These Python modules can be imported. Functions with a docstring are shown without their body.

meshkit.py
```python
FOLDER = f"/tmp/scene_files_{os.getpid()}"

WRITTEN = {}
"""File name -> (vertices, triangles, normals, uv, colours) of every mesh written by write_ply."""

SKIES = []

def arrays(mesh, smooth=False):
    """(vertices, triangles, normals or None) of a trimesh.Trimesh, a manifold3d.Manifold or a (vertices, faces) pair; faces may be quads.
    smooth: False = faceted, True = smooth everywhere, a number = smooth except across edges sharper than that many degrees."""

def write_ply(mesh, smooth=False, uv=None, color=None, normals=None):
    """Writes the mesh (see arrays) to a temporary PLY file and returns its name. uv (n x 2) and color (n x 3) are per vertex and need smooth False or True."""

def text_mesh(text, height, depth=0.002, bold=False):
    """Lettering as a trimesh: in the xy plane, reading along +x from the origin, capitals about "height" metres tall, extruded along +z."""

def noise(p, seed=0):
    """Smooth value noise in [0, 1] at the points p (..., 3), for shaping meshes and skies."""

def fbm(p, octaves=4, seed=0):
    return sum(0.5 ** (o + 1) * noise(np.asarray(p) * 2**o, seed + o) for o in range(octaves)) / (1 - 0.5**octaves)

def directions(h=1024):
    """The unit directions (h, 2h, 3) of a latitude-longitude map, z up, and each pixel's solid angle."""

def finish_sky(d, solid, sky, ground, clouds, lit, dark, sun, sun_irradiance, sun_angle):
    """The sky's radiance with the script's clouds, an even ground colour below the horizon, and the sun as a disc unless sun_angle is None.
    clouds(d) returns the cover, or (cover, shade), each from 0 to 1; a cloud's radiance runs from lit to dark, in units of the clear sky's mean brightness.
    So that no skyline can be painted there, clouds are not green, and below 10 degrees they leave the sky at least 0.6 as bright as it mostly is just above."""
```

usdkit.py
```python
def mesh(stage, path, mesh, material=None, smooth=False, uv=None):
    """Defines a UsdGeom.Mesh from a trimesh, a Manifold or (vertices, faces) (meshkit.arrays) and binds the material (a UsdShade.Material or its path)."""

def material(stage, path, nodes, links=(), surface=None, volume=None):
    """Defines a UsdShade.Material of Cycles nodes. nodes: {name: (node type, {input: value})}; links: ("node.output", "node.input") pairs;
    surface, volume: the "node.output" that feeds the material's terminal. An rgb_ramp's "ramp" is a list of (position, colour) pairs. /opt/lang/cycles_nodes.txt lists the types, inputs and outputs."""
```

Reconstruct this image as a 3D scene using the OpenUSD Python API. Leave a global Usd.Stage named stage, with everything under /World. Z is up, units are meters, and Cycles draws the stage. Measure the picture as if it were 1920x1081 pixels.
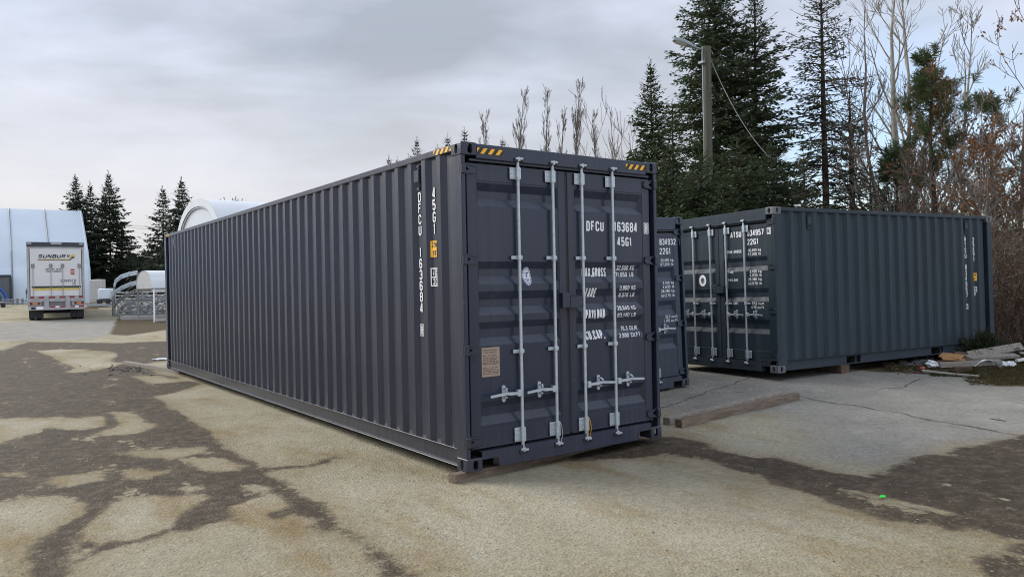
import math, numpy as np, trimesh, usdkit, meshkit, shapely, manifold3d as m3
from shapely.geometry import Polygon, LineString, MultiPolygon, box as sbox, Point
from shapely import affinity
from shapely.ops import unary_union
from scipy.interpolate import RBFInterpolator
from scipy.ndimage import map_coordinates
from pxr import Usd, UsdGeom, UsdLux, UsdShade, Gf, Sdf, Vt

stage = Usd.Stage.CreateInMemory()
UsdGeom.SetStageUpAxis(stage, UsdGeom.Tokens.z)
UsdGeom.SetStageMetersPerUnit(stage, 1.0)
stage.DefinePrim('/World', 'Xform'); stage.DefinePrim('/World/Looks', 'Scope')

# ------------------------------------------------------------------ camera, sky, sun, exposure
EYE = np.array([-3.51676, -5.59185, 1.61547]); YAW, PITCH, ROLL, FPX = 0.624777, -0.00199, -0.019665, 1419.86
fw = np.array([math.sin(YAW) * math.cos(PITCH), math.cos(YAW) * math.cos(PITCH), math.sin(PITCH)])
_r = np.array([math.cos(YAW), -math.sin(YAW), 0]); _u = np.cross(_r, fw)
rt = _r * math.cos(ROLL) + _u * math.sin(ROLL); up = np.cross(rt, fw)
cam = UsdGeom.Camera.Define(stage, '/World/camera')
M = np.eye(4); M[0, :3], M[1, :3], M[2, :3], M[3, :3] = rt, up, -fw, EYE
cam.AddTransformOp().Set(Gf.Matrix4d(*M.ravel().tolist()))
cam.CreateHorizontalApertureAttr(36.0); cam.CreateVerticalApertureAttr(20.25); cam.CreateFocalLengthAttr(36 * FPX / 1920)
cam.CreateClippingRangeAttr(Gf.Vec2f(0.05, 6000)); cam.CreateExposureAttr(1.3)

SUN = np.array([-0.44, 0.70, 0.56]); SUN /= np.linalg.norm(SUN)
SE, SR = math.asin(SUN[2]), math.atan2(SUN[0], SUN[1])
sun = UsdLux.DistantLight.Define(stage, '/World/sun')
sun.CreateIntensityAttr(0.4); sun.CreateAngleAttr(40.0); sun.CreateNormalizeAttr(True); sun.CreateColorAttr(Gf.Vec3f(1, 0.96, 0.9))
zz = SUN; xx = np.cross([0, 0, 1.0], zz); xx /= np.linalg.norm(xx); yy = np.cross(zz, xx)
S4 = np.eye(4); S4[0, :3], S4[1, :3], S4[2, :3] = xx, yy, zz
sun.AddTransformOp().Set(Gf.Matrix4d(*S4.ravel().tolist()))

K = 0.1
def rad(r, g, b): return tuple(c / K for c in (r, g, b))
sky_m = usdkit.material(stage, '/World/Looks/sky', {
    'tc': ('texture_coordinate', {}),
    'sky': ('sky_texture', {'sky_type': 'single_scattering', 'sun_disc': False, 'sun_elevation': SE, 'sun_rotation': SR, 'air_density': 1.0, 'aerosol_density': 1.0}),
    'mp': ('mapping', {'scale': (1.0, 1.0, 2.4), 'location': (0.35, 0.2, 0.1)}),
    'n1': ('noise_texture', {'scale': 1.6, 'detail': 4.0, 'roughness': 0.45, 'distortion': 0.35}),
    'mp2': ('mapping', {'scale': (1.0, 1.0, 3.6), 'location': (3.1, 1.2, 0.4)}),
    'n2': ('noise_texture', {'scale': 3.2, 'detail': 5.0, 'roughness': 0.55, 'distortion': 0.3}),
    'nm': ('mix_float', {'fac': 0.35}),
    'xyz': ('separate_xyz', {}),
    'cr': ('rgb_ramp', {'ramp': [(0.36, rad(.172, .189, .220)), (0.44, rad(.220, .240, .280)), (0.51, rad(.280, .303, .358)), (0.60, rad(.350, .370, .422))]}),
    'hz': ('map_range', {'from_min': 0.0, 'from_max': 0.30, 'to_min': 0.95, 'to_max': 0.0, 'clamp': True}),
    'warm': ('mix', {'color2': rad(.345, .327, .312)}), 'gd': ('map_range', {'from_min': .25, 'from_max': 1.0, 'to_min': .25, 'to_max': 1.0, 'clamp': True}), 'gx': ('math', {'math_type': 'multiply', 'value2': -.12}), 'gy': ('math', {'math_type': 'multiply_add', 'value2': .99}), 'gw': ('math', {'math_type': 'multiply'}),
    'bn': ('noise_texture', {'scale': 4.0, 'detail': 4.0}),
    'bx': ('math', {'math_type': 'multiply', 'value2': .885}), 'by': ('math', {'math_type': 'multiply_add', 'value2': .455}), 'bz': ('math', {'math_type': 'multiply_add', 'value2': .10}), 'bd': ('map_range', {'range_type': 'smoothstep', 'from_min': .972, 'from_max': .999, 'to_min': 0.0, 'to_max': .75, 'clamp': True}), 'bs': ('math', {'math_type': 'subtract', 'use_clamp': True}),
    'vm': ('combine_xyz', {'x': 0.0, 'y': 0.0, 'z': 0.0}),
    'cov': ('map_range', {'from_min': 0.55, 'from_max': 0.72, 'to_min': 0.99, 'to_max': 0.93, 'clamp': True}),
    'zen': ('map_range', {'from_min': 0.15, 'from_max': 1.0, 'to_min': 1.0, 'to_max': 1.35, 'clamp': True}),
    'skyc': ('mix', {'mix_type': 'multiply', 'fac': 1.0, 'color2': (1, 1, 1)}),
    'fin': ('mix', {}), 'mul': ('mix', {'mix_type': 'multiply', 'fac': 1.0}), 'comb': ('combine_xyz', {}),
    'bg': ('background_shader', {'strength': K})},
    [('tc.generated', 'mp.vector'), ('mp.vector', 'n1.vector'), ('tc.generated', 'mp2.vector'), ('mp2.vector', 'n2.vector'),
     ('n1.fac', 'nm.a'), ('n2.fac', 'nm.b'), ('nm.result', 'cr.fac'), ('tc.generated', 'xyz.vector'), ('xyz.z', 'hz.value'), ('xyz.x', 'gx.value1'), ('xyz.y', 'gy.value1'), ('gx.value', 'gy.value3'), ('gy.value', 'gd.value'), ('gd.result', 'gw.value1'), ('hz.result', 'gw.value2'), ('gw.value', 'warm.fac'), ('cr.color', 'warm.color1'),
     ('tc.generated', 'bn.vector'), ('bn.fac', 'cov.value'), ('xyz.x', 'bx.value1'), ('xyz.y', 'by.value1'), ('bx.value', 'by.value3'), ('xyz.z', 'bz.value1'), ('by.value', 'bz.value3'), ('bz.value', 'bd.value'), ('cov.result', 'bs.value1'), ('bd.result', 'bs.value2'), ('bs.value', 'fin.fac'), ('sky.color', 'fin.color1'), ('warm.color', 'fin.color2'),
     ('xyz.z', 'zen.value'), ('zen.result', 'comb.x'), ('zen.result', 'comb.y'), ('zen.result', 'comb.z'), ('fin.color', 'mul.color1'), ('comb.vector', 'mul.color2'),
     ('mul.color', 'bg.color')], surface='bg.background')
dome = UsdLux.DomeLight.Define(stage, '/World/sky'); dome.CreateIntensityAttr(1.0)
UsdShade.MaterialBindingAPI.Apply(dome.GetPrim()).Bind(sky_m)
dome.GetPrim().SetCustomDataByKey('kind', 'structure'); dome.GetPrim().SetCustomDataByKey('label', 'grey overcast sky with banded cloud')

# ------------------------------------------------------------------ helpers: projection of the photograph onto the place
def ray(px, py): return fw + rt * (px - 960) / FPX - up * (py - 540.5) / FPX
def P(px, py, d): return EYE + ray(px, py) * d                       # point at axis depth d
_ctrl = np.array([(-3.5, -5.6, -.1), (-.1, 0, -.072), (1.2, .15, -.072), (2.4, 0, -.07), (3.1, .35, -.045), (5.9, .7, 0.0), (5.5, 2.3, .028), (3.1, 2.3, -.04),
    (6.65, 1.5, .075), (7.5, 1.4, .085), (12.7, .85, .12), (9, -2, .06), (12, -3, .08), (6, -4, 0.0), (0, 12.2, -.09), (-3, 8, -.08), (0, 25, .06), (0, 43, .37), (-6, 43, .4),
    (20, 25, .3), (30, 10, .4), (0, 80, .7), (60, 60, .7), (-60, 40, .5), (-40, -20, 0), (40, -40, .2), (0, -40, -.2), (-8, 2, -.1)])
_ctrl = np.vstack([_ctrl] + [P(*q)[None] for q in ((172, 566, 68), (0, 570, 65), (250, 575, 55), (200, 567, 63), (-300, 570, 66))])
_rbf = RBFInterpolator(_ctrl[:, :2], _ctrl[:, 2], kernel='linear', smoothing=0.02)
_gx = np.arange(-162, 163.0); _gg = np.stack(np.meshgrid(_gx, _gx, indexing='ij'), -1).reshape(-1, 2); _gh = _rbf(_gg).reshape(len(_gx), -1)
def gz(x, y):
    q = np.stack([np.atleast_1d(np.asarray(x, float)), np.atleast_1d(np.asarray(y, float))], -1)
    z = np.full(len(q), .7); n = np.hypot(q[:, 0], q[:, 1]); k = n < 160
    if k.any():
        w = np.clip((n[k] - 90) / 70, 0, 1); z[k] = map_coordinates(_gh, (q[k] + 162.0).T, order=1) * (1 - w) + .7 * w
    return z
def g1(x, y): return float(gz(x, y)[0])
def G(px, py):                                                       # where a pixel's ray meets the ground
    d = ray(px, py); z = -.05
    for _ in range(12):
        t = (z - EYE[2]) / d[2]; p = EYE + d * t; z = g1(p[0], p[1])
    return np.array([p[0], p[1], z])
def Gv(pts):
    pts = np.asarray(pts, float); d = fw + np.outer((pts[:, 0] - 960) / FPX, rt) - np.outer((pts[:, 1] - 540.5) / FPX, up); z = np.full(len(pts), -.05)
    for _ in range(12):
        t = (z - EYE[2]) / d[:, 2]; p = EYE + d * t[:, None]; z = gz(p[:, 0], p[:, 1])
    return p[:, :2]
def base(px, d):                                                     # ground point under image column px at depth d
    py = 560.0
    for _ in range(6):
        p = P(px, py, d); py += (p[2] - g1(p[0], p[1])) * FPX / d
    return np.array([p[0], p[1], g1(p[0], p[1])])

# ------------------------------------------------------------------ helpers: prims
used = {}
def numbered(path):
    n = used.get(path, -1) + 1; used[path] = n
    return path if n == 0 else f'{path}_{n:03d}'
def tag(p, label=None, cat=None, group=None, kind=None):
    p = p.GetPrim() if hasattr(p, 'GetPrim') else p
    for k, v in (('label', label), ('category', cat), ('group', group), ('kind', kind)):
        if v: p.SetCustomDataByKey(k, v)
    return p
def thing(name, label, cat, loc=(0, 0, 0), rz=0.0, group=None, mat4=None):
    x = UsdGeom.Xform.Define(stage, numbered('/World/' + name))
    if mat4 is not None: x.AddTransformOp().Set(Gf.Matrix4d(*np.asarray(mat4).T.ravel().tolist()))
    else:
        x.AddTranslateOp().Set(Gf.Vec3d(*map(float, loc)))
        if rz: x.AddRotateZOp().Set(math.degrees(rz))
    return tag(x, label, cat, group)
def obj(name, mesh, mat, parent=None, smooth=False, label=None, kind=None):
    if isinstance(mesh, MB): mesh = mesh.get()
    path = numbered((str(parent.GetPath()) if parent is not None else '/World') + '/' + name)
    m = usdkit.mesh(stage, path, mesh, mat, smooth=smooth)
    if label or kind: tag(m, label, kind=kind)
    return m.GetPrim()
def copy(root, loc, rz, label, scale=1.0, group=None):
    was = root.GetCustomData()
    x = UsdGeom.Xform.Define(stage, numbered(str(root.GetPath()).rstrip('0123456789').rstrip('_')))
    x.GetPrim().GetReferences().AddInternalReference(root.GetPath())
    x.ClearXformOpOrder()
    T = np.eye(4); c, s = math.cos(rz), math.sin(rz)
    T[:3, :3] = np.array([[c, -s, 0], [s, c, 0], [0, 0, 1]]) * scale; T[:3, 3] = loc
    x.AddTransformOp(opSuffix='place').Set(Gf.Matrix4d(*T.T.ravel().tolist()))
    x.GetPrim().SetInstanceable(True)
    return tag(x, label, was.get('category'), group or was.get('group'))

class MB:
    def __init__(s): s.v, s.f, s.n = [], [], 0
    def add(s, v, f):
        v = np.asarray(v, float); f = np.asarray(f, int)
        if f.shape[1] == 4: f = np.vstack([f[:, [0, 1, 2]], f[:, [0, 2, 3]]])
        s.v.append(v); s.f.append(f + s.n); s.n += len(v); return s
    def tm(s, m):
        if hasattr(m, 'to_mesh'):
            q = m.to_mesh(); return s.add(q.vert_properties[:, :3], q.tri_verts)
        return s.add(m.vertices, m.faces)
    def box(s, x0, x1, y0, y1, z0, z1, c=0.0, T=None):
        if c:
            k = np.array([(a, b, d) for a in (0, 1) for b in (0, 1) for d in (0, 1)], float)
            lo, hi = np.array([x0, y0, z0]), np.array([x1, y1, z1]); pts = []
            for q in k:
                base_ = np.where(q > 0, hi, lo); ins = np.where(q > 0, -c, c)
                for ax in range(3):
                    e = base_ + ins; e[ax] = base_[ax]; pts.append(e)
            h = trimesh.convex.convex_hull(np.array(pts)); v, f = np.array(h.vertices), np.array(h.faces)
        else:
            v = np.array([(x, y, z) for x in (x0, x1) for y in (y0, y1) for z in (z0, z1)], float)
            f = np.array([(0, 1, 3, 2), (4, 6, 7, 5), (0, 4, 5, 1), (2, 3, 7, 6), (0, 2, 6, 4), (1, 5, 7, 3)])
        if T is not None: v = v @ T[:3, :3].T + T[:3, 3]
        return s.add(v, f)
    def tube(s, pts, r, n=6, cap=True):
        p = np.asarray(pts, float); r = np.broadcast_to(np.asarray(r, float), (len(p),))
        t = np.gradient(p, axis=0); t /= np.linalg.norm(t, axis=1, keepdims=True) + 1e-12
        ref = np.where(np.abs(t[:, 2:]) < .9, [[0, 0, 1.]], [[1., 0, 0]]); ref = np.broadcast_to(ref[0] if True else ref, t.shape) if np.all(np.abs(t[:, 2]) < .97) or np.all(np.abs(t[:, 2]) > .5) else np.broadcast_to([0.3, .8, .5], t.shape)
        a = np.cross(t, ref); a /= np.linalg.norm(a, axis=1, keepdims=True) + 1e-12; b = np.cross(t, a)
        g = np.arange(n) * 2 * np.pi / n
        v = p[:, None] + r[:, None, None] * (np.cos(g)[None, :, None] * a[:, None] + np.sin(g)[None, :, None] * b[:, None])
        i, j = np.meshgrid(np.arange(len(p) - 1), np.arange(n), indexing='ij'); j2 = (j + 1) % n
        q = np.stack([i * n + j, i * n + j2, (i + 1) * n + j2, (i + 1) * n + j], -1).reshape(-1, 4)
        s.add(v.reshape(-1, 3), q)
        if cap:
            for e, o in ((0, 1), (len(p) - 1, 0)):
                idx = e * n + np.arange(n); c = np.vstack([v.reshape(-1, 3)[idx], p[e]])
                f = np.array([(k, (k + 1) % n, n) if o else ((k + 1) % n, k, n) for k in range(n)]); s.add(c, f)
        return s
    def get(s): return (np.vstack(s.v), np.vstack(s.f))
    def tri(s): return sum(len(f) for f in s.f)

def tri_poly(p):
    """Shapely geometry -> (n x 2 points, faces), counter-clockwise"""
    V, F, n = [], [], 0
    for g in getattr(p, 'geoms', [p]):
        if g.is_empty or g.geom_type != 'Polygon' or g.area < 1e-9: continue
        v, f = trimesh.creation.triangulate_polygon(g, engine='earcut')
        v, f = np.asarray(v, float), np.asarray(f)
        a, b, c = v[f[:, 0]], v[f[:, 1]], v[f[:, 2]]
        neg = ((b - a)[:, 0] * (c - a)[:, 1] - (b - a)[:, 1] * (c - a)[:, 0]) < 0
        f[neg] = f[neg][:, ::-1]
        V.append(v); F.append(f + n); n += len(v)
    return (np.vstack(V), np.vstack(F)) if V else (np.zeros((0, 2)), np.zeros((0, 3), int))
def extrude(p, y0, y1, mp):
    """prism of polygon between depths; mp(u, v, depth) -> xyz"""
    m = MB()
    for g in getattr(p, 'geoms', [p]):
        e = trimesh.creation.extrude_polygon(g, abs(y1 - y0), engine='earcut'); v = np.array(e.vertices)
        m.add(mp(v[:, 0], v[:, 1], min(y0, y1) + v[:, 2]), e.faces)
    return m

# stroke lettering like stencilled container type
_c, _d = .32, .13
_ring = [(_c, 0), (1 - _c, 0), (1, _d), (1, 1 - _d), (1 - _c, 1), (_c, 1), (0, 1 - _d), (0, _d), (_c, 0)]
GL = {'O': [_ring], '0': [_ring], '1': [[(.0, .8), (.55, 1), (.55, 0)]],
 '2': [[(0, .78), (0, 1 - _d), (_c, 1), (1 - _c, 1), (1, 1 - _d), (1, .62), (0, .13), (0, 0), (1, 0)]],
 '3': [[(0, .8), (0, 1 - _d), (_c, 1), (1 - _c, 1), (1, 1 - _d), (1, .62), (.7, .52), (.4, .52)], [(.7, .52), (1, .42), (1, _d), (1 - _c, 0), (_c, 0), (0, _d), (0, .2)]],
 '4': [[(.72, 0), (.72, 1), (.6, 1), (0, .3), (0, .22), (1, .22)]], '5': [[(1, 1), (0, 1), (0, .5), (.3, .6), (1 - _c, .6), (1, .6 - _d), (1, _d), (1 - _c, 0), (_c, 0), (0, _d), (0, .2)]],
 '6': [[(1, .8), (1, 1 - _d), (1 - _c, 1), (_c, 1), (0, 1 - _d), (0, _d), (_c, 0), (1 - _c, 0), (1, _d), (1, .57 - _d), (1 - _c, .57), (0, .57)]],
 '7': [[(0, 1), (1, 1), (1, .86), (.35, 0)]],
 '8': [[(_c, .52), (0, .42), (0, _d), (_c, 0), (1 - _c, 0), (1, _d), (1, .42), (1 - _c, .52), (_c, .52), (0, .62), (0, 1 - _d), (_c, 1), (1 - _c, 1), (1, 1 - _d), (1, .62), (1 - _c, .52)]],
 '9': [[(0, .2), (0, _d), (_c, 0), (1 - _c, 0), (1, _d), (1, 1 - _d), (1 - _c, 1), (_c, 1), (0, 1 - _d), (0, .43 + _d), (_c, .43), (1, .43)]],
 'A': [[(0, 0), (.42, 1), (.58, 1), (1, 0)], [(.15, .26), (.85, .26)]],
 'B': [[(0, 0), (0, 1), (1 - _c, 1), (1, 1 - _d), (1, .63), (1 - _c, .53), (0, .53)], [(1 - _c, .53), (1, .43), (1, _d), (1 - _c, 0), (0, 0)]],
 'C': [[(1, .72), (1, 1 - _d), (1 - _c, 1), (_c, 1), (0, 1 - _d), (0, _d), (_c, 0), (1 - _c, 0), (1, _d), (1, .28)]],
 'D': [[(0, 0), (0, 1), (1 - _c, 1), (1, 1 - _d), (1, _d), (1 - _c, 0), (0, 0), (0, .2)]], 'E': [[(1, 1), (0, 1), (0, 0), (1, 0)], [(0, .53), (.85, .53)]], 'F': [[(1, 1), (0, 1), (0, 0)], [(0, .53), (.85, .53)]],
 'G': [[(1, .80), (1, 1 - _d), (1 - _c, 1), (_c, 1), (0, 1 - _d), (0, _d), (_c, 0), (1 - _c, 0), (1, _d), (1, .44), (.58, .44)]],
 'H': [[(0, 0), (0, 1)], [(1, 0), (1, 1)], [(0, .52), (1, .52)]], 'I': [[(.5, 0), (.5, 1)]], 'J': [[(1, 1), (1, _d), (1 - _c, 0), (_c, 0), (0, _d), (0, .28)]],
 'K': [[(0, 0), (0, 1)], [(1, 1), (0, .42)], [(.3, .6), (1, 0)]], 'L': [[(0, 1), (0, 0), (1, 0)]], 'M': [[(0, 0), (0, 1), (.15, 1), (.5, .3), (.85, 1), (1, 1), (1, 0)]], 'N': [[(0, 0), (0, 1), (.15, 1), (.85, 0), (1, 0), (1, 1)]],
 'P': [[(0, 0), (0, 1), (1 - _c, 1), (1, 1 - _d), (1, .58), (1 - _c, .46), (0, .46)]], 'R': [[(0, 0), (0, 1), (1 - _c, 1), (1, 1 - _d), (1, .6), (1 - _c, .48), (0, .48)], [(.5, .48), (1, 0)]],
 'S': [[(1, .8), (1, 1 - _d), (1 - _c, 1), (_c, 1), (0, 1 - _d), (0, .66), (_c * .7, .56), (1 - _c * .7, .46), (1, .36), (1, _d), (1 - _c, 0), (_c, 0), (0, _d), (0, .2)]],
 'T': [[(0, 1), (1, 1)], [(.5, 1), (.5, 0)]], 'U': [[(0, 1), (0, _d), (_c, 0), (1 - _c, 0), (1, _d), (1, 1)]], 'X': [[(0, 0), (1, 1)], [(0, 1), (1, 0)]], 'Y': [[(0, 1), (.5, .48), (1, 1)], [(.5, .48), (.5, 0)]],
 'k': [[(0, 0), (0, 1)], [(.9, .68), (0, .28)], [(.3, .42), (1, 0)]], 'g': [[(1, .1), (.7, 0), (.3, 0), (0, .1), (0, .58), (.3, .68), (.7, .68), (1, .58), (1, -.15), (.7, -.25), (.1, -.25)]],
 'l': [[(.5, 0), (.5, 1)]], 'b': [[(0, 1), (0, .1), (.3, 0), (.7, 0), (1, .1), (1, .58), (.7, .68), (.3, .68), (0, .58)]], 'c': [[(1, .5), (1, .58), (.7, .68), (.3, .68), (0, .58), (0, .1), (.3, 0), (.7, 0), (1, .1), (1, .18)]],
 'u': [[(0, .68), (0, .1), (.3, 0), (.7, 0), (1, .1), (1, .68)], [(1, .2), (1, 0)]], 'm': [[(0, 0), (0, .68), (.85, .68), (1, .6), (1, 0)], [(.5, .68), (.5, 0)]], 'f': [[(.9, 1), (.6, 1), (.4, .9), (.4, 0)], [(.05, .66), (.85, .66)]],
 't': [[(.4, 1), (.4, .1), (.6, 0), (.9, 0)], [(.05, .68), (.85, .68)]], 'i': [[(.5, 0), (.5, .66)], [(.5, .86), (.5, .99)]], '-': [[(.1, .5), (.9, .5)]], "'": [[(.5, 1), (.5, .75)]]}
WID = {'1': .62, 'l': .4, 'I': .35, 'M': 1.3, 'm': 1.25, 'i': .4, '.': .34, ',': .34, ' ': .7, "'": .3}
def text(s, h, w, x, y, t=.15, gap=.24, total=None, shear=0.0, tv=None):
    """Stroke lettering: capital height h, letter width w, lower left at x, y; total fits the whole line to a width. Returns a shapely geometry."""
    ws = [w * WID.get(ch, 1.0) for ch in s]; L = sum(ws) + gap * w * (len(s) - 1)
    k = total / L if total else 1.0
    out, cx = [], 0.0; th = t * h
    for ch, wc in zip(s, ws):
        wc *= k
        if ch in '.,':
            out.append(sbox(cx + wc * .2, 0 if ch == '.' else -.08 * h, cx + wc * .2 + th, th))
        elif ch in GL:
            hw = th / 2
            for line in GL[ch]:
                pts = [(cx + hw + (wc - th) * a, hw + (h - th) * b) for a, b in line]
                out.append(LineString(pts).buffer(hw, cap_style='flat', join_style='round', quad_segs=2))
        cx += wc + gap * w * k
    g = unary_union(out).simplify(h * .004)
    if shear: g = affinity.skew(g, xs=math.degrees(math.atan(shear)), origin=(0, 0))
    return affinity.translate(g, x, y)
def drape(geo, mp, depth, vcuts=(), ucuts=(), lift=.0016):
    """Lays lettering or a sticker on a folded sheet: cut along the folds, each piece set on its facet."""
    m = MB(); u0, v0, u1, v1 = geo.bounds
    us = [u0 - 1] + sorted(c for c in ucuts if u0 < c < u1) + [u1 + 1]; vs = [v0 - 1] + sorted(c for c in vcuts if v0 < c < v1) + [v1 + 1]
    for a, b in zip(us[:-1], us[1:]):
        for c, d in zip(vs[:-1], vs[1:]):
            pv, pf = tri_poly(geo.intersection(sbox(a, c, b, d)))
            if len(pf): m.add(mp(pv[:, 0], pv[:, 1], depth(pv[:, 0], pv[:, 1]) - lift), pf)
    return m

# ------------------------------------------------------------------ materials
def mat(name, nodes, links, surface='p.BSDF'): return usdkit.material(stage, '/World/Looks/' + name, nodes, links, surface=surface)
def plain(name, col, rough=.5, metal=0.0, var=.12, scale=6.0, spec=.5, bump=0.0, bscale=60., stretch=(1, 1, 1), island=0.0):
    a, b = [tuple(max(0, c * (1 + s * var)) for c in col) for s in (-1, 1)]
    n = {'g': ('geometry', {}), 'mp': ('mapping', {'scale': stretch}), 'n': ('noise_texture', {'scale': scale, 'detail': 5.0, 'roughness': .6}), 'r': ('rgb_ramp', {'ramp': [(.3, a), (.7, b)]}),
         'rr': ('map_range', {'from_min': .3, 'from_max': .7, 'to_min': rough * .88, 'to_max': min(1, rough * 1.15)}), 'p': ('principled_bsdf', {'metallic': metal, 'specular_ior_level': spec})}
    l = [('g.position', 'mp.vector'), ('mp.vector', 'n.vector'), ('n.fac', 'r.fac'), ('n.fac', 'rr.value'), ('rr.result', 'p.roughness')]
    if island:
        n['im'] = ('map_range', {'to_min': 1 - island, 'to_max': 1 + island}); n['hs'] = ('hsv', {}); l += [('g.random_per_island', 'im.value'), ('im.result', 'hs.value'), ('r.color', 'hs.color'), ('hs.color', 'p.base_color')]
    else: l.append(('r.color', 'p.base_color'))
    if bump:
        n['bn'] = ('noise_texture', {'scale': bscale, 'detail': 4.0}); n['b'] = ('bump', {'strength': bump, 'distance': .01}); l += [('mp.vector', 'bn.vector'), ('bn.fac', 'b.height'), ('b.normal', 'p.normal')]
    return mat(name, n, l)
def paint(name, col, dust, rough, amount, streak=.35):
    """Container paint: slight tone patches, vertical dust streaks, scuffs, dents."""
    n = {'g': ('geometry', {}), 'm1': ('mapping', {'scale': (1, 1, 1)}), 'n1': ('noise_texture', {'scale': .9, 'detail': 5.0, 'roughness': .6}),
         'm2': ('mapping', {'scale': (9, 9, .45)}), 'n2': ('noise_texture', {'scale': 1.0, 'detail': 6.0, 'roughness': .65}), 'n3': ('noise_texture', {'scale': 34.0, 'detail': 4.0}),
         'tone': ('rgb_ramp', {'ramp': [(.3, tuple(c * .9 for c in col)), (.7, tuple(c * 1.1 for c in col))]}),
         'dm': ('map_range', {'from_min': .5, 'from_max': .78, 'to_min': 0.0, 'to_max': streak, 'clamp': True}), 'sm': ('map_range', {'from_min': .66, 'from_max': .74, 'to_min': 0.0, 'to_max': amount, 'clamp': True}),
         'mx': ('mix', {'color2': dust}), 'mx2': ('mix', {'color2': tuple(min(1, c * 2.2) for c in dust)}), 'rr': ('map_range', {'from_min': .35, 'from_max': .7, 'to_min': rough * .85, 'to_max': rough * 1.2}),
         'sz': ('separate_xyz', {}), 'mz': ('map_range', {'from_min': .05, 'from_max': .75, 'to_min': .22, 'to_max': 0.0, 'clamp': True}), 'mm': ('math', {'math_type': 'multiply'}), 'nm': ('noise_texture', {'scale': 5.0, 'detail': 7.0, 'roughness': .7}), 'mx3': ('mix', {'color2': (.12, .11, .095)}), 'bn': ('noise_texture', {'scale': 1.7, 'detail': 3.0}), 'b': ('bump', {'strength': .35, 'distance': .02}), 'p': ('principled_bsdf', {'specular_ior_level': .5 if rough < .4 else .22})}
    l = [('g.position', 'm1.vector'), ('m1.vector', 'n1.vector'), ('n1.fac', 'tone.fac'), ('g.position', 'm2.vector'), ('m2.vector', 'n2.vector'), ('m1.vector', 'n3.vector'), ('n2.fac', 'dm.value'), ('n3.fac', 'sm.value'),
         ('tone.color', 'mx.color1'), ('dm.result', 'mx.fac'), ('mx.color', 'mx2.color1'), ('sm.result', 'mx2.fac'), ('g.position', 'sz.vector'), ('sz.z', 'mz.value'), ('m1.vector', 'nm.vector'), ('nm.fac', 'mm.value1'), ('mz.result', 'mm.value2'), ('mm.value', 'mx3.fac'), ('mx2.color', 'mx3.color1'), ('mx3.color', 'p.base_color'), ('n2.fac', 'rr.value'), ('rr.result', 'p.roughness'), ('m1.vector', 'bn.vector'), ('bn.fac', 'b.height'), ('b.normal', 'p.normal')]
    return mat(name, n, l)
def leafy(name, c1, c2, trans=.25, rough=.6):
    n = {'g': ('geometry', {}), 'n': ('noise_texture', {'scale': .8, 'detail': 3.0}), 'mf': ('mix_float', {'fac': .6}), 'r': ('rgb_ramp', {'ramp': [(.2, c1), (.8, c2)]}),
         'p': ('principled_bsdf', {'roughness': rough, 'specular_ior_level': .3}), 't': ('translucent_bsdf', {}), 'm': ('mix_closure', {'fac': trans})}
    l = [('g.position', 'n.vector'), ('n.fac', 'mf.a'), ('g.random_per_island', 'mf.b'), ('mf.result', 'r.fac'), ('r.color', 'p.base_color'), ('r.color', 't.color'), ('p.BSDF', 'm.closure1'), ('t.BSDF', 'm.closure2')]
    return mat(name, n, l, 'm.closure')

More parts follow.
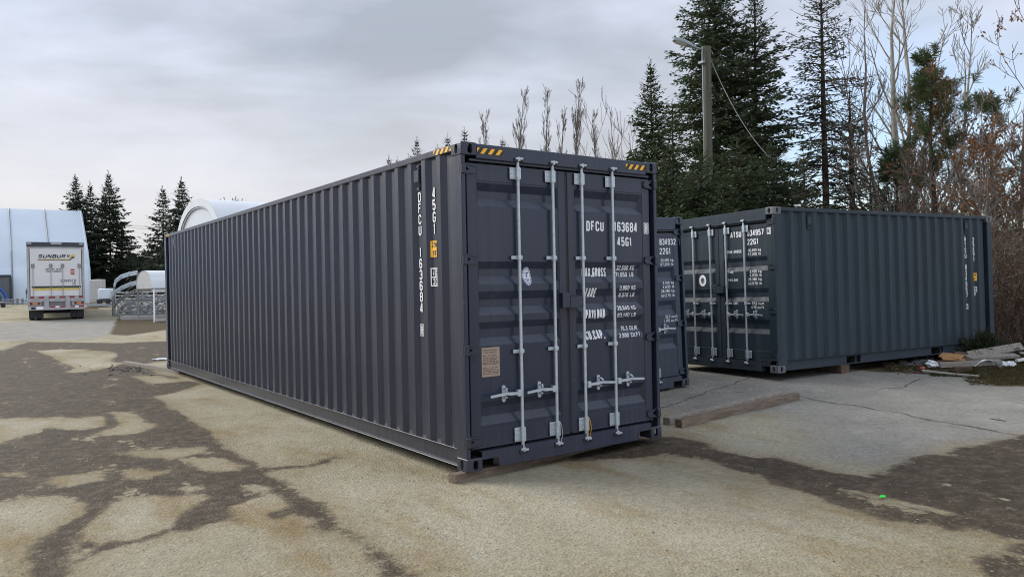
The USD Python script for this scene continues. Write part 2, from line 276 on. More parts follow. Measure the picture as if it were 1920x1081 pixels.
PA = paint('paint_anthracite', (.0155, .0205, .037), (.12, .12, .12), .25, .12, .12)
PC = paint('paint_navy', (.021, .032, .054), (.13, .13, .13), .28, .12, .12)
PB = paint('paint_weathered', (.019, .031, .043), (.12, .135, .145), .5, .14, .24)
GALV = plain('galvanised', (.44, .49, .53), .42, .6, .12, 24., bump=.1)
DARKST = plain('dark_steel', (.03, .03, .034), .5, .3, .3, 14.)
RUB = plain('black_rubber', (.012, .012, .014), .6, 0, .2)
WHT = plain('white_marking', (.74, .75, .77), .55, 0, .08, 9.)
YEL = plain('yellow_marking', (.80, .42, .012), .45, 0, .08, 9.)
BLK = plain('black_marking', (.012, .012, .014), .5)
PLATE = plain('tan_plate', (.30, .24, .19), .5, .1, .12, 14.)
BLUE = plain('blue_print', (.045, .09, .26), .5)
DARK = plain('dark_underside', (.02, .02, .021), .9)
TIMBER = mat('weathered_timber', {'g': ('geometry', {}), 'mp': ('mapping', {'scale': (1, 1, 6), 'rotation': (0, 0, -.13)}), 'm2': ('mapping', {'scale': (1.2, 14, 14), 'rotation': (0, 0, .13)}), 'n': ('noise_texture', {'scale': 3.0, 'detail': 7.0, 'roughness': .7}), 'n2': ('noise_texture', {'scale': 2.0, 'detail': 3.0}),
    'r': ('rgb_ramp', {'ramp': [(.25, (.075, .055, .04)), (.5, (.15, .115, .088)), (.75, (.25, .205, .165))]}), 'b': ('bump', {'strength': .5, 'distance': .006}), 'p': ('principled_bsdf', {'roughness': .85, 'specular_ior_level': .2})},
    [('g.position', 'm2.vector'), ('m2.vector', 'n.vector'), ('n.fac', 'r.fac'), ('r.color', 'p.base_color'), ('n.fac', 'b.height'), ('b.normal', 'p.normal')])
GREYWOOD = plain('grey_wood', (.26, .235, .205), .9, 0, .35, 7., spec=.2, bump=.4, stretch=(1, 6, 6))
ORANGEWOOD = plain('fresh_wood', (.38, .21, .095), .8, 0, .2, 6., spec=.2, stretch=(1, 5, 5))
BROWNWOOD = plain('brown_wood', (.10, .07, .05), .9, 0, .35, 7., spec=.2, bump=.3)
BARK = plain('dark_bark', (.055, .045, .037), .95, 0, .4, 9., spec=.1, bump=.6, bscale=20., stretch=(3, 3, .7))
BARKG = plain('grey_bark', (.17, .155, .14), .95, 0, .35, 7., spec=.1, bump=.5, bscale=20., stretch=(3, 3, .7))
BARKP = plain('poplar_bark', (.26, .245, .215), .9, 0, .3, 5., spec=.1, bump=.3)
TWIG = plain('twig_brown', (.15, .122, .105), .95, 0, .35, 2., spec=.1)
TWIGR = plain('twig_red', (.105, .078, .064), .95, 0, .4, 2., spec=.1)
NEED = leafy('spruce_needles', (.040, .060, .026), (.165, .20, .092))
NEEDL = leafy('spruce_needles_far', (.030, .042, .027), (.095, .117, .068))
NEEDS = leafy('sparse_needles', (.06, .068, .042), (.18, .19, .13))
NEEDP = leafy('pine_needles', (.06, .085, .03), (.20, .24, .085))
OAKL = leafy('brown_leaves', (.16, .07, .022), (.46, .20, .07))
OAKD = leafy('dull_leaves', (.10, .065, .04), (.22, .14, .085))
GRASS = leafy('dry_grass', (.075, .065, .025), (.17, .145, .07))
GRASSG = leafy('green_grass', (.04, .055, .015), (.10, .115, .035))
FAB = plain('white_fabric', (.52, .60, .68), .5, 0, .05, .4)
FABW = plain('white_fabric_bright', (.60, .64, .68), .5, 0, .04, .6)
TRW = plain('trailer_white', (.60, .60, .60), .4, 0, .06, 1.2)
TRG = plain('trailer_grey', (.36, .36, .365), .5, .3, .15, 3.)
RED = plain('red_marking', (.28, .02, .03), .4); AMB = plain('amber_lens', (.55, .18, .02), .25); REDL = plain('red_lens', (.16, .008, .008), .25)
ARCHB = plain('arch_blue', (.03, .10, .36), .4, 0, .1)
STEELG = plain('frame_steel', (.22, .235, .25), .5, .55, .15, 5.)
CONC = plain('concrete', (.36, .35, .32), .9, 0, .12, 4., spec=.2, bump=.3)
PLASTIC = plain('bag_white', (.80, .82, .85), .4, 0, .05)
GREENP = mat('neon_green', {'p': ('principled_bsdf', {'base_color': (.02, .80, .06), 'roughness': .4})}, [])
POLEW = plain('pole_wood', (.095, .097, .078), .9, 0, .3, 3., spec=.15, bump=.5, bscale=10., stretch=(6, 6, .4))
LAMPG = plain('lamp_grey', (.22, .25, .265), .45, .2, .06); LENS = plain('lamp_lens', (.50, .50, .47), .3)
STONE = plain('pebble', (.33, .305, .25), .9, 0, .3, 3., spec=.2, island=.25)
SHEDW = plain('shed_wall', (.22, .22, .22), .8, 0, .1, 2.); SHEDR = plain('shed_roof', (.04, .04, .045), .7)
WIRE = plain('wire_black', (.02, .02, .022), .6); WIREG = plain('wire_grey', (.30, .30, .30), .6)

# ------------------------------------------------------------------ ground
def zpix(pts, ox, oy, k): return [(ox + a / k, oy + b / k) for a, b in pts]
Z3 = lambda pts: zpix(pts, 0, 580, 2.158); Z5 = lambda pts: zpix(pts, 1240, 660, 2.5676)
wet_ext = [Z3([(-260, 170), (0, 165), (120, 130), (480, 135), (690, 128), (690, 205), (560, 222), (640, 260), (820, 300), (700, 335), (620, 350), (700, 400), (800, 470), (900, 540), (1000, 610), (1060, 637), (1130, 635), (1250, 628), (1345, 595), (1365, 600), (1260, 637), (1130, 650), (1100, 670), (1130, 690), (1225, 720), (1250, 760), (1310, 800), (1381, 870), (1489, 934), (1690, 1078), (1560, 1078), (1381, 908), (1290, 890), (1270, 850), (1200, 815), (1110, 840), (1100, 830), (1195, 800), (1170, 770), (1080, 750), (1000, 770), (900, 800), (930, 845), (780, 895), (700, 895), (640, 915), (560, 940), (420, 975), (330, 1010), (290, 1040), (270, 1110), (120, 1110), (140, 1010), (150, 955), (200, 920), (260, 880), (320, 850), (365, 810), (360, 785), (300, 765), (230, 752), (110, 768), (0, 780), (-260, 790)]),
    Z5([(-440, 480), (-300, 455), (-60, 402), (60, 405), (190, 440), (280, 475), (420, 500), (560, 510), (700, 540), (830, 580), (960, 590), (1050, 575), (1080, 555), (1120, 540), (1200, 510), (1290, 490), (1400, 475), (1490, 450), (1590, 440), (1680, 410), (1760, 400), (2300, 380), (2300, 960), (1760, 905), (1600, 880), (1480, 850), (1380, 850), (1260, 825), (1100, 800), (960, 760), (850, 735), (740, 690), (640, 650), (480, 605), (380, 570), (230, 520), (0, 490), (-80, 495), (-200, 510), (-420, 520)]),
    Z5([(1520, 1000), (1640, 950), (1760, 915), (2100, 1000), (2100, 1078), (1560, 1078), (1570, 1050)])]
wet_holes = [Z3(h) for h in ([(430, 800), (450, 775), (600, 757), (820, 747), (880, 757), (800, 797), (740, 838), (690, 886), (560, 926), (420, 950), (335, 950), (280, 985), (300, 930), (345, 865)], [(280, 985), (330, 965), (420, 960), (330, 1000), (285, 1018)], [(-260, 440), (0, 440), (200, 435), (330, 440), (420, 430), (440, 470), (330, 480), (280, 485), (180, 480), (100, 510), (0, 540), (-260, 540)],
    [(770, 605), (900, 600), (1010, 630), (960, 650), (860, 660), (810, 640)], [(500, 655), (560, 640), (630, 645), (700, 655), (640, 670), (560, 685), (500, 680)], [(500, 578), (700, 560), (830, 555), (830, 580), (690, 600), (590, 600)],
    [(985, 715), (1060, 705), (1115, 720), (1080, 735), (1000, 735)], [(180, 675), (380, 658), (430, 690), (330, 710), (240, 720), (190, 700)], [(-100, 655), (100, 660), (150, 680), (20, 675)], [(440, 415), (540, 410), (560, 440), (640, 470), (560, 500), (430, 510), (380, 500), (480, 470)],
    [(710, 725), (800, 718), (820, 730), (760, 740)], [(150, 165), (330, 160), (480, 175), (440, 210), (500, 218), (400, 245), (260, 258), (300, 235), (220, 200)], [(520, 268), (640, 268), (780, 290), (620, 300)])] + \
    [Z5([(880, 645), (1060, 690), (1200, 720), (1400, 760), (1380, 775), (1220, 740), (1060, 705), (900, 670)])]
def wpoly(p):
    q = Polygon(Gv(p)); return q if q.is_valid else q.buffer(0)
wet = unary_union([wpoly(p) for p in wet_ext]).difference(unary_union([wpoly(p) for p in wet_holes]))
grey = unary_union([wpoly(Z5([(-40, 260), (130, 80), (1000, 60), (1746, 40), (2400, 40), (2400, 560), (1746, 430), (1400, 440), (1150, 560), (1000, 540), (820, 470), (700, 360), (560, 290), (150, 300)])), wpoly([(-100, 603), (60, 600), (170, 598), (310, 612), (310, 600), (170, 590), (-100, 592)])])
soil = unary_union([wpoly(Z5([(920, 80), (1000, 60), (1260, 20), (2400, -10), (2400, 250), (1746, 165), (1600, 160), (1520, 130), (1270, 105), (1160, 100), (1020, 95)])), wpoly([(205, 589), (240, 584), (320, 582), (320, 598), (255, 597), (220, 594)])])
def sd(poly, x, y, big=3.0):
    out = np.full(len(x), -big); b = poly.bounds; k = (x > b[0] - big) & (x < b[2] + big) & (y > b[1] - big) & (y < b[3] + big)
    pt = shapely.points(x[k], y[k]); shapely.prepare(poly)
    d = shapely.distance(pt, poly.boundary); ins = shapely.contains_xy(poly, x[k], y[k]); out[k] = np.clip(np.where(ins, d, -d), -big, big); return out
ang = np.concatenate([np.arange(-38, 38, .22), np.arange(38, 322, 6.0)]); ang = np.radians(ang) + YAW
rr_ = [0.0, .6]
while rr_[-1] < 4000: rr_.append(rr_[-1] * (1.0115 if 2.2 < rr_[-1] < 60 else 1.06))
rr_ = np.array(rr_); na, nr = len(ang), len(rr_)
gx = EYE[0] + np.outer(rr_, np.sin(ang)).ravel(); gy = EYE[1] + np.outer(rr_, np.cos(ang)).ravel()
zg = gz(gx, gy); near = np.hypot(gx - EYE[0], gy - EYE[1]) < 40
p3 = np.stack([gx, gy, 0 * gx], -1)
zg[near] += (meshkit.fbm(p3[near] * 1.4, 4, 3) - .5) * .022 + (meshkit.noise(p3[near] * 13, 5) - .5) * .006
i, j = np.meshgrid(np.arange(nr - 1), np.arange(na), indexing='ij'); j2 = (j + 1) % na
gf = np.stack([i * na + j, (i + 1) * na + j, (i + 1) * na + j2, i * na + j2], -1).reshape(-1, 4)
def noi(name, scale, detail=4.0, rough=.6, dist=0.0): return {name: ('noise_texture', {'scale': scale, 'detail': detail, 'roughness': rough, 'distortion': dist})}
gn = {'g': ('geometry', {}), 'aw': ('attribute', {'attribute': 'wet'}), 'ag': ('attribute', {'attribute': 'grey'}), 'as_': ('attribute', {'attribute': 'soil'}),
    **noi('nA', .45, 5.0), **noi('nB', 1.6, 8.0, .72), **noi('nC', 8.0, 7.0, .75), **noi('nD', 60.0, 5.0, .85), **noi('nF', 21.0, 6.0, .8), 'mot': ('rgb_ramp', {'ramp': [(.32, (.55, .54, .52)), (.45, (.92, .92, .92)), (.56, (1.06, 1.06, 1.06)), (.70, (1.4, 1.39, 1.36))]}), 'm6': ('mix', {'mix_type': 'multiply', 'fac': .75}), 'mE': ('mapping', {'scale': (1, .35, 1), 'rotation': (0, 0, .7)}), **noi('nE', 2.2, 5.0, .65),
    'vo': ('voronoi_texture', {'scale': 48.0}), 'vb': ('rgb_to_bw', {}),
    'dry': ('rgb_ramp', {'ramp': [(.3, (.235, .205, .137)), (.45, (.295, .266, .190)), (.6, (.335, .308, .232)), (.75, (.365, .342, .268))]}),
    'gry': ('rgb_ramp', {'ramp': [(.3, (.205, .197, .174)), (.7, (.305, .295, .265))]}),
    'soc': ('rgb_ramp', {'ramp': [(.3, (.045, .032, .018)), (.7, (.115, .085, .045))]}),
    'wtc': ('rgb_ramp', {'ramp': [(.3, (.038, .029, .019)), (.5, (.067, .052, .035)), (.66, (.13, .104, .072))]}),
    'brn': ('rgb_ramp', {'ramp': [(.50, (1, 1, 1)), (.68, (.80, .68, .50))]}),
    'm_br': ('mix', {'mix_type': 'multiply', 'fac': .8}),
    'sB': ('math', {'math_type': 'multiply_add', 'value2': .42, 'value3': -.21}), 'sC': ('math', {'math_type': 'multiply_add', 'value2': .42, 'value3': -.21}), 'wa': ('math', {'math_type': 'add'}), 'wb': ('math', {'math_type': 'add'}), 'wE': ('math', {'math_type': 'multiply_add', 'value2': .5, 'value3': -.25}), 'wc': ('math', {'math_type': 'add'}), 'wabs': ('math', {'math_type': 'maximum', 'value2': 0.0}), 'wamp': ('math', {'math_type': 'multiply_add', 'value2': 8.5, 'value3': .62}), 'wmul': ('math', {'math_type': 'multiply'}),
    'fr': ('map_range', {'range_type': 'smoothstep', 'from_min': -.38, 'from_max': .02, 'to_min': 0, 'to_max': .6, 'clamp': True}), 'frm': ('mix', {'mix_type': 'multiply', 'color2': (.76, .68, .56)}), 'wm': ('map_range', {'range_type': 'smoothstep', 'from_min': -.05, 'from_max': .05, 'to_min': 0, 'to_max': 1, 'clamp': True}),
    'ga': ('math', {'math_type': 'multiply_add', 'value2': 1.3, 'value3': -.65}), 'gb': ('math', {'math_type': 'add'}), 'gm': ('map_range', {'range_type': 'smoothstep', 'from_min': -.5, 'from_max': .35, 'to_min': 0, 'to_max': 1, 'clamp': True}),
    'sa': ('math', {'math_type': 'add'}), 'sm': ('map_range', {'range_type': 'smoothstep', 'from_min': -.12, 'from_max': .12, 'to_min': 0, 'to_max': 1, 'clamp': True}),
    'm1': ('mix', {}), 'm2': ('mix', {}), 'm3': ('mix', {}), 'spk': ('rgb_ramp', {'ramp': [(.30, (.30, .29, .27)), (.42, (.88, .88, .88)), (.60, (1.08, 1.08, 1.08)), (.72, (1.6, 1.6, 1.58))]}), 'm4': ('mix', {'mix_type': 'multiply', 'fac': .85}),
    'stn': ('rgb_ramp', {'ramp': [(.0, (.72, .72, .72)), (.3, (.97, .97, .97)), (.75, (1.02, 1.02, 1.0)), (.97, (1.35, 1.33, 1.3))]}), 'm5': ('mix', {'mix_type': 'multiply', 'fac': .5}),
    'rg': ('map_range', {'to_min': .95, 'to_max': .78}), 'bh': ('mix_float', {'fac': .55}), 'bh2': ('mix_float', {'fac': .35}), 'b': ('bump', {'strength': .9, 'distance': .025}), 'p': ('principled_bsdf', {'specular_ior_level': .2})}
gl = [('g.position', n + '.vector') for n in ('nA', 'nB', 'nC', 'nD', 'nF', 'vo', 'mE')] + [('mE.vector', 'nE.vector'), ('nA.fac', 'dry.fac'), ('nB.fac', 'gry.fac'), ('nC.fac', 'soc.fac'), ('nC.fac', 'wtc.fac'), ('nE.fac', 'brn.fac'), ('dry.color', 'm_br.color1'), ('brn.color', 'm_br.color2'),
    ('nB.fac', 'sB.value1'), ('nC.fac', 'sC.value1'), ('nE.fac', 'wE.value1'), ('sB.value', 'wa.value1'), ('sC.value', 'wa.value2'), ('wa.value', 'wb.value1'), ('wE.value', 'wb.value2'), ('aw.fac', 'wabs.value1'), ('wabs.value', 'wamp.value1'), ('wb.value', 'wmul.value1'), ('wamp.value', 'wmul.value2'), ('wmul.value', 'wc.value1'), ('aw.fac', 'wc.value2'), ('wc.value', 'wm.value'),
    ('nB.fac', 'ga.value1'), ('ag.fac', 'gb.value1'), ('ga.value', 'gb.value2'), ('gb.value', 'gm.value'), ('as_.fac', 'sa.value1'), ('sB.value', 'sa.value2'), ('sa.value', 'sm.value'),
    ('m_br.color', 'm1.color1'), ('gry.color', 'm1.color2'), ('gm.result', 'm1.fac'), ('wc.value', 'fr.value'), ('fr.result', 'frm.fac'), ('m1.color', 'frm.color1'), ('frm.color', 'm2.color1'), ('wtc.color', 'm2.color2'), ('wm.result', 'm2.fac'), ('m2.color', 'm3.color1'), ('soc.color', 'm3.color2'), ('sm.result', 'm3.fac'),
    ('nD.fac', 'spk.fac'), ('m3.color', 'm4.color1'), ('spk.color', 'm4.color2'), ('vo.color', 'vb.color'), ('vb.val', 'stn.fac'), ('m4.color', 'm5.color1'), ('stn.color', 'm5.color2'), ('m5.color', 'm6.color1'), ('nF.fac', 'mot.fac'), ('mot.color', 'm6.color2'), ('m6.color', 'p.base_color'),
    ('wm.result', 'rg.value'), ('rg.result', 'p.roughness'), ('nD.fac', 'bh.a'), ('nC.fac', 'bh.b'), ('bh.result', 'bh2.a'), ('vo.distance', 'bh2.b'), ('bh2.result', 'b.height'), ('b.normal', 'p.normal')]
GROUND = mat('gravel_ground', gn, gl)
gm = usdkit.mesh(stage, '/World/ground', (np.stack([gx, gy, zg], -1), gf), GROUND, smooth=True)
for nm, pl, big in (('wet', wet, 3.), ('grey', grey, 3.), ('soil', soil, 3.)):
    UsdGeom.PrimvarsAPI(gm).CreatePrimvar(nm, Sdf.ValueTypeNames.FloatArray, 'vertex').Set(Vt.FloatArray.FromNumpy(sd(pl, gx, gy, big).astype(np.float32)))
tag(gm, 'pale gravel yard with dark damp patches', kind='structure')

# ------------------------------------------------------------------ buildings
def lateral(px, d): p = base(px, d); return p
def face(p):                                                         # yaw so that local -y looks at the camera
    return math.atan2(p[1] - EYE[1], p[0] - EYE[0]) - math.pi / 2
def arch_prof(w, h, n=28, pw=.75):
    a = np.linspace(0, np.pi, n); return np.stack([-w / 2 * np.sign(np.cos(a)) * np.abs(np.cos(a)) ** pw, h * np.sin(a) ** .8], -1)
def arch_shell(prof, x0, x1, n=2):
    k = len(prof); xs = np.linspace(x0, x1, n); v = np.vstack([np.stack([np.full(k, x), prof[:, 0], prof[:, 1]], -1) for x in xs])
    f = [(a * k + j, a * k + j + 1, (a + 1) * k + j + 1, (a + 1) * k + j) for a in range(n - 1) for j in range(k - 1)]
    return v, np.array(f)
# large fabric hangar on the left: local x along the ridge, y away from the camera
pr = P(172, 566, 68); hb = np.array([pr[0], pr[1], g1(pr[0], pr[1]) - .1])
hang = thing('fabric_hangar', 'big pale blue fabric hangar behind the parked trailer', 'hangar', hb, face(hb) + .10)
ridge_z = (P(157, 396, 74)[2] - hb[2])
prof = np.array([(0, 0), (.12, 1.3), (.6, 2.7), (1.8, 4.1), (3.6, 5.45), (5.4, 6.7), (6.6, 7.5), (7.0, 7.72), (7.4, 7.5), (8.6, 6.7), (10.4, 5.45), (12.2, 4.1), (13.4, 2.7), (13.88, 1.3), (14, 0)]); prof[:, 1] *= ridge_z / 7.72
obj('fabric_cover', arch_shell(prof, -46, 0, 24), FAB, hang, smooth=40)
obj('gable', (lambda V, F: (np.stack([0 * V[:, 0] - .05, V[:, 0], V[:, 1]], -1), F))(*tri_poly(Polygon(prof))), FAB, hang)
for k in range(11):
    x = (-.3 - 2.8 * k) if k else -.12; obj('rib', MB().tube(np.column_stack([np.full(len(prof), x), prof[:, 0] * 1.0 - .03 * (prof[:, 0] < 7) + .03 * (prof[:, 0] > 7), prof[:, 1] + .03]), .055, 5), STEELG if k else FAB, hang)
dw0, dw1, dh = -10.8, -6.1, 2.45
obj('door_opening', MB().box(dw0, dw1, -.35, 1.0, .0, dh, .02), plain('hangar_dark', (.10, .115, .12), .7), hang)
obj('door_frame', MB().box(dw0 - .1, dw1 + .1, -.42, -.30, dh, dh + .14).box(dw1 - .02, dw1 + .12, -.42, -.30, 0, dh), plain('frame_navy', (.02, .03, .045), .6), hang)
bl = thing('boat_shelter_arch', 'blue curved arch standing in the dark hangar doorway at the left edge', 'arch', hb, face(hb) + .10)
a = np.linspace(0, np.pi, 22); cx = dw1 - 2.35
arc = np.stack([cx - 2.15 * np.cos(a), np.full(22, -.75), .05 + 1.92 * np.sin(a) ** .75], -1)
for r_, off, nm, m_ in ((.10, 0, 'arch_tube', ARCHB), (.05, .2, 'inner_tube', plain('arch_light_blue', (.10, .26, .52), .4))):
    q = arc.copy(); q[:, 0] = cx + (q[:, 0] - cx) * (1 - off * .6); q[:, 2] *= 1 - off * .55; q[:, 1] -= off; obj(nm, MB().tube(q, r_, 7), m_, bl, smooth=50)
obj('base_rail', MB().box(cx - 2.2, cx + 2.2, -.80, -.70, 0, .12), ARCHB, bl)
# white arched hangar seen over the long container
pb = P(428, 470, 55); qb = np.array([pb[0], pb[1], g1(pb[0], pb[1]) - .1]); dx = rt.copy(); dx[2] = 0; yaw_img = math.atan2(dx[1], dx[0])
dome_t = thing('arched_hangar', 'white round topped hangar rising behind the long container', 'hangar', qb, yaw_img + .74)
top_z = P(380, 377.5, 61)[2] - qb[2]
a = np.linspace(0, np.pi, 34); pr2 = np.stack([6 - 6 * np.sign(np.cos(a)) * np.abs(np.cos(a)) ** .85, top_z * np.sin(a) ** .9], -1)
pr2 = np.column_stack([pr2[:, 0], pr2[:, 1]])
obj('fabric_roof', arch_shell(pr2, 0, 22, 12), FABW, dome_t, smooth=40)
obj('gable', (lambda V, F: (np.stack([0 * V[:, 0] + .16, V[:, 0], V[:, 1]], -1), F))(*tri_poly(Polygon(pr2 * [.945, .945] + [.33, 0]))), FABW, dome_t)
obj('arch_hood', MB().tube(np.column_stack([np.full(34, .08), 6 + (pr2[:, 0] - 6) * .92, pr2[:, 1] * .92]), .06, 5), plain('hood_grey', (.5, .53, .56), .5), dome_t)
ann = Polygon(pr2).difference(Polygon(pr2 * [.93, .93] + [.42, 0]))
obj('front_band', (lambda V, F: (np.stack([0 * V[:, 0] - .01, V[:, 0], V[:, 1]], -1), F))(*tri_poly(ann)), FABW, dome_t)
for s in (5.35, 6.05): obj('door_rail', MB().box(.02, .14, s, s + .14, 0, top_z * .66), plain('rail_sand', (.42, .42, .38), .6), dome_t)
# low shed half hidden by branches on the far right
ps = base(1882, 21.5)
shed = thing('low_shed', 'low grey shed with a dark roof edge behind the twigs at the right edge', 'shed', ps, yaw_img - .25)
zr = P(1890, 436, 21.5)[2] - ps[2]; k = int(6 / .4)
for n in range(k): obj('wall_board', MB().box(-1.2 + n * .4, -1.2 + n * .4 + .385, 0, .05 + .012 * (n % 2), -.2, zr - .12, .006), SHEDW, shed)
obj('roof_edge', MB().box(-1.6, 5.2, -.35, 4.2, zr - .14, zr + .06, .02), SHEDR, shed)
obj('side_wall', MB().box(-1.2, -1.1, .06, 4.0, -.2, zr - .14), SHEDW, shed)

# ------------------------------------------------------------------ trees
class Fol:
    def __init__(s): s.b, s.d, s.l, s.w, s.s = [], [], [], [], []
    def add(s, b, d, l, w, side): s.b.append(b); s.d.append(d); s.l.append(l); s.w.append(w); s.s.append(side)
    def mesh(s, droop=.12):
        b, d, l, w, sd_ = (np.concatenate(q) for q in (s.b, s.d, s.l, s.w, s.s)); l = l[:, None]; w = w[:, None]
        mid = b + d * l * .42
        v = np.stack([b, mid + sd_ * w / 2, b + d * l - [0, 0, 1] * l * droop, mid - sd_ * w / 2], 1).reshape(-1, 3)
        k = np.arange(len(b)) * 4; return v, np.vstack([np.stack([k, k + 1, k + 2], -1), np.stack([k, k + 2, k + 3], -1)])
def nrm(a): return a / (np.linalg.norm(a, axis=-1, keepdims=True) + 1e-12)
def conifer(rng, t, h, R, z0=.08, step=.26, nb=(4, 7), dens=1.0, shape=.85, sub=.12, kl=.17, kw=.045, droop=.16, needle=None, bark=BARK, tr=None, lean=(0, 0), bare=0.0, lowlim=None, tmin=.012, irr=.48):
    tr = tr or .0075 * h + .02; lean = np.array([lean[0], lean[1], 0.0])
    zs = np.linspace(0, h, 12); tp = np.stack([lean[0] * zs / h * h * .1 + .03 * np.sin(zs * .9), lean[1] * zs * .1 + .03 * np.cos(zs * .7), zs], -1); tp[0, 2] = -.25
    obj('trunk', MB().tube(tp, tr * (1 - zs / h) ** .8 + tmin, 8), bark, t, smooth=60)
    fo, br = Fol(), MB(); z = z0 * h
    while z < h * .985:
        fr = (z - z0 * h) / (h - z0 * h); c0 = np.array([np.interp(z, zs, tp[:, 0]), np.interp(z, zs, tp[:, 1]), z]); n = rng.integers(*nb); a0 = rng.uniform(0, 6.28)
        for q in range(n):
            az = a0 + q * 6.283 / n + rng.normal(0, .35); L = (R * (1 - fr) ** shape * min(1, .6 + fr * 4) * min(1, .25 + (1 - fr) * 5)) * rng.uniform(1 - irr, 1 + irr * .4) + .06; sz = min(1, .35 + (1 - fr) * 2.2)
            e = -.22 + .95 * fr ** 1.4 + rng.normal(0, .10); hd = np.array([math.cos(az), math.sin(az), 0]); sv = np.array([-hd[1], hd[0], 0])
            f = lambda s: c0 + np.outer(s * L * math.cos(e), hd) + np.outer(s * L * math.sin(e) - droop * L * s ** 2 + droop * .55 * L * s ** 4, [0, 0, 1.]) + np.outer(.06 * L * np.sin(s * 3 + az), sv)
            ss = np.linspace(0, 1, 5); br.tube(f(ss), np.maximum(.006, (.010 + .009 * L) * (1 - ss * .85)), 4, cap=False)
            if rng.random() < bare: 
                if rng.random() < .6: continue
            m = max(3, int(L / .105 * dens)); s0 = rng.uniform(.04 if fr > .5 else .10, 1, m); p0 = f(s0); tg = nrm(f(s0 + .02) - p0)
            for sg in (-1, 1):
                d = nrm(tg * rng.uniform(.45, .9, (m, 1)) + sg * sv * rng.uniform(.5, 1, (m, 1)) + np.array([0, 0, 1]) * rng.uniform(-.45, .12, (m, 1)))
                l = np.minimum((.10 + .42 * L * (1 - s0) ** .8 + .06) * sz, .62) * rng.uniform(.55, 1.1, m)
                cnt = np.maximum(1, (l / sub).astype(int)); idx = np.repeat(np.arange(m), cnt); off = np.concatenate([(np.arange(c) + .5) / c for c in cnt])
                pb_ = p0[idx] + d[idx] * (l[idx] * off)[:, None] - [0, 0, 1] * (off ** 2 * l[idx] * .15)[:, None]
                for s2 in (-1, 1):
                    pp = nrm(np.cross(d[idx], [0, 0, 1.])); dd = nrm(d[idx] * .75 + s2 * pp * rng.uniform(.3, .8, (len(idx), 1)) + rng.normal(0, .22, (len(idx), 3)))
                    ll = kl * sz * rng.uniform(.6, 1.15, len(idx)); fo.add(pb_, dd, ll, kw * (.4 + .6 * sz) * rng.uniform(.7, 1.3, len(idx)), nrm(np.cross(dd, rng.normal(0, 1, (len(idx), 3)))))
            te = f(np.array([1.0, .97])); fo.add(te[:1], nrm(te[:1] - te[1:]), np.array([kl * 1.2]), np.array([kw]), sv[None])
        z += step * (1.15 - .55 * fr) * rng.uniform(.8, 1.2)
    top = np.array([tp[-1]]); br.tube([tp[-1] - [0, 0, .3], tp[-1] + [0, 0, .02 * h]], [tmin, tmin * .5], 4, cap=False); fo.add(np.repeat(top, 6, 0) + np.array([[0, 0, .02 * h - .25 * q * kl] for q in range(6)]), nrm(rng.normal(0, .45, (6, 3)) + [0, 0, 1]), np.full(6, kl * .7), np.full(6, kw * .6), np.tile([1., 0, 0], (6, 1)))
    obj('branches', br, bark, t, kind='stuff'); obj('crown', fo.mesh(), needle or NEED, t, kind='stuff')
def tree_at(name, label, cat, px, d, top, group=None):
    b = base(px, d); h = P(px, top, d)[2] - b[2]; return thing(name, label, cat, b, group=group), h, b
R_ = lambda s: np.random.default_rng(s)
def spruce(px, d, top, R, label, seed, group=None, **k):
    t, h, b = tree_at('spruce_tree', label, 'tree', px, d, top, group); conifer(R_(seed), t, h / 1.02, R, **k); return t
far = dict(dens=.75, nb=(5, 8), sub=.20, kl=.34, kw=.13, step=.36, needle=NEEDL)
spruce(147, 75, 326, 3.3, 'tall dark spruce standing left of its two close neighbours behind the big hangar', 11, **far)
spruce(174, 77, 342, 2.2, 'thin dark spruce squeezed between two wider ones behind the big hangar', 12, **far)
spruce(209, 74, 321, 3.6, 'widest dark spruce just right of the big fabric hangar', 13, **far)
spruce(345, 68, 333, 2.9, 'dark spruce touching the left edge of the white round topped hangar', 15, **far)
spruce(309, 70, 349, 3.0, 'ragged thin crowned conifer above the far corner of the long container', 14, **{**far, 'dens': .4, 'bare': .25})
ORD = ['first', 'second', 'third', 'fourth', 'fifth', 'sixth', 'seventh', 'eighth']
for k, (px, tp) in enumerate([(222, 505), (232, 498), (247, 490), (262, 476), (276, 470), (291, 480), (303, 462), (318, 480)]):
    if k == 0: far_t = spruce(px, 98, tp, 4.2, f'{ORD[k]} distant dark conifer from the left in the low row behind the white canopy', 21, 'distant conifers behind the yard', **{**far, 'dens': .4, 'kl': .5, 'kw': .2, 'sub': .35}); far_h = P(px, tp, 98)[2] - base(px, 98)[2]
    else: b = base(px, 98 + k % 3 * 4); copy(far_t, b, k * 1.3, f'{ORD[k]} distant dark conifer from the left in the low row behind the white canopy', (P(px, tp, 98 + k % 3 * 4)[2] - b[2]) / far_h)
tip_t = None
for k, (px, tp) in enumerate([(417, 375), (424, 372.5), (440, 374), (446, 371), (451, 374), (458, 374.5), (463, 375.5)]):
    b = base(px, 115); h = P(px, tp, 115)[2] - b[2]
    if tip_t is None: tip_t = spruce(px, 115, tp, 1.6, f'{ORD[k]} far conifer tip from the left over the white round topped hangar', 22, 'tree tips over the white hangar', **{**far, 'dens': .4, 'kl': .5, 'kw': .2, 'sub': .35}); tip_h = h
    else: copy(tip_t, b, px, f'{ORD[k]} far conifer tip from the left over the white round topped hangar', h / tip_h)
yg = dict(dens=.6, sub=.16, kl=.24, kw=.06, step=.36, shape=1.0, needle=NEEDL, z0=.3)
y_t = None
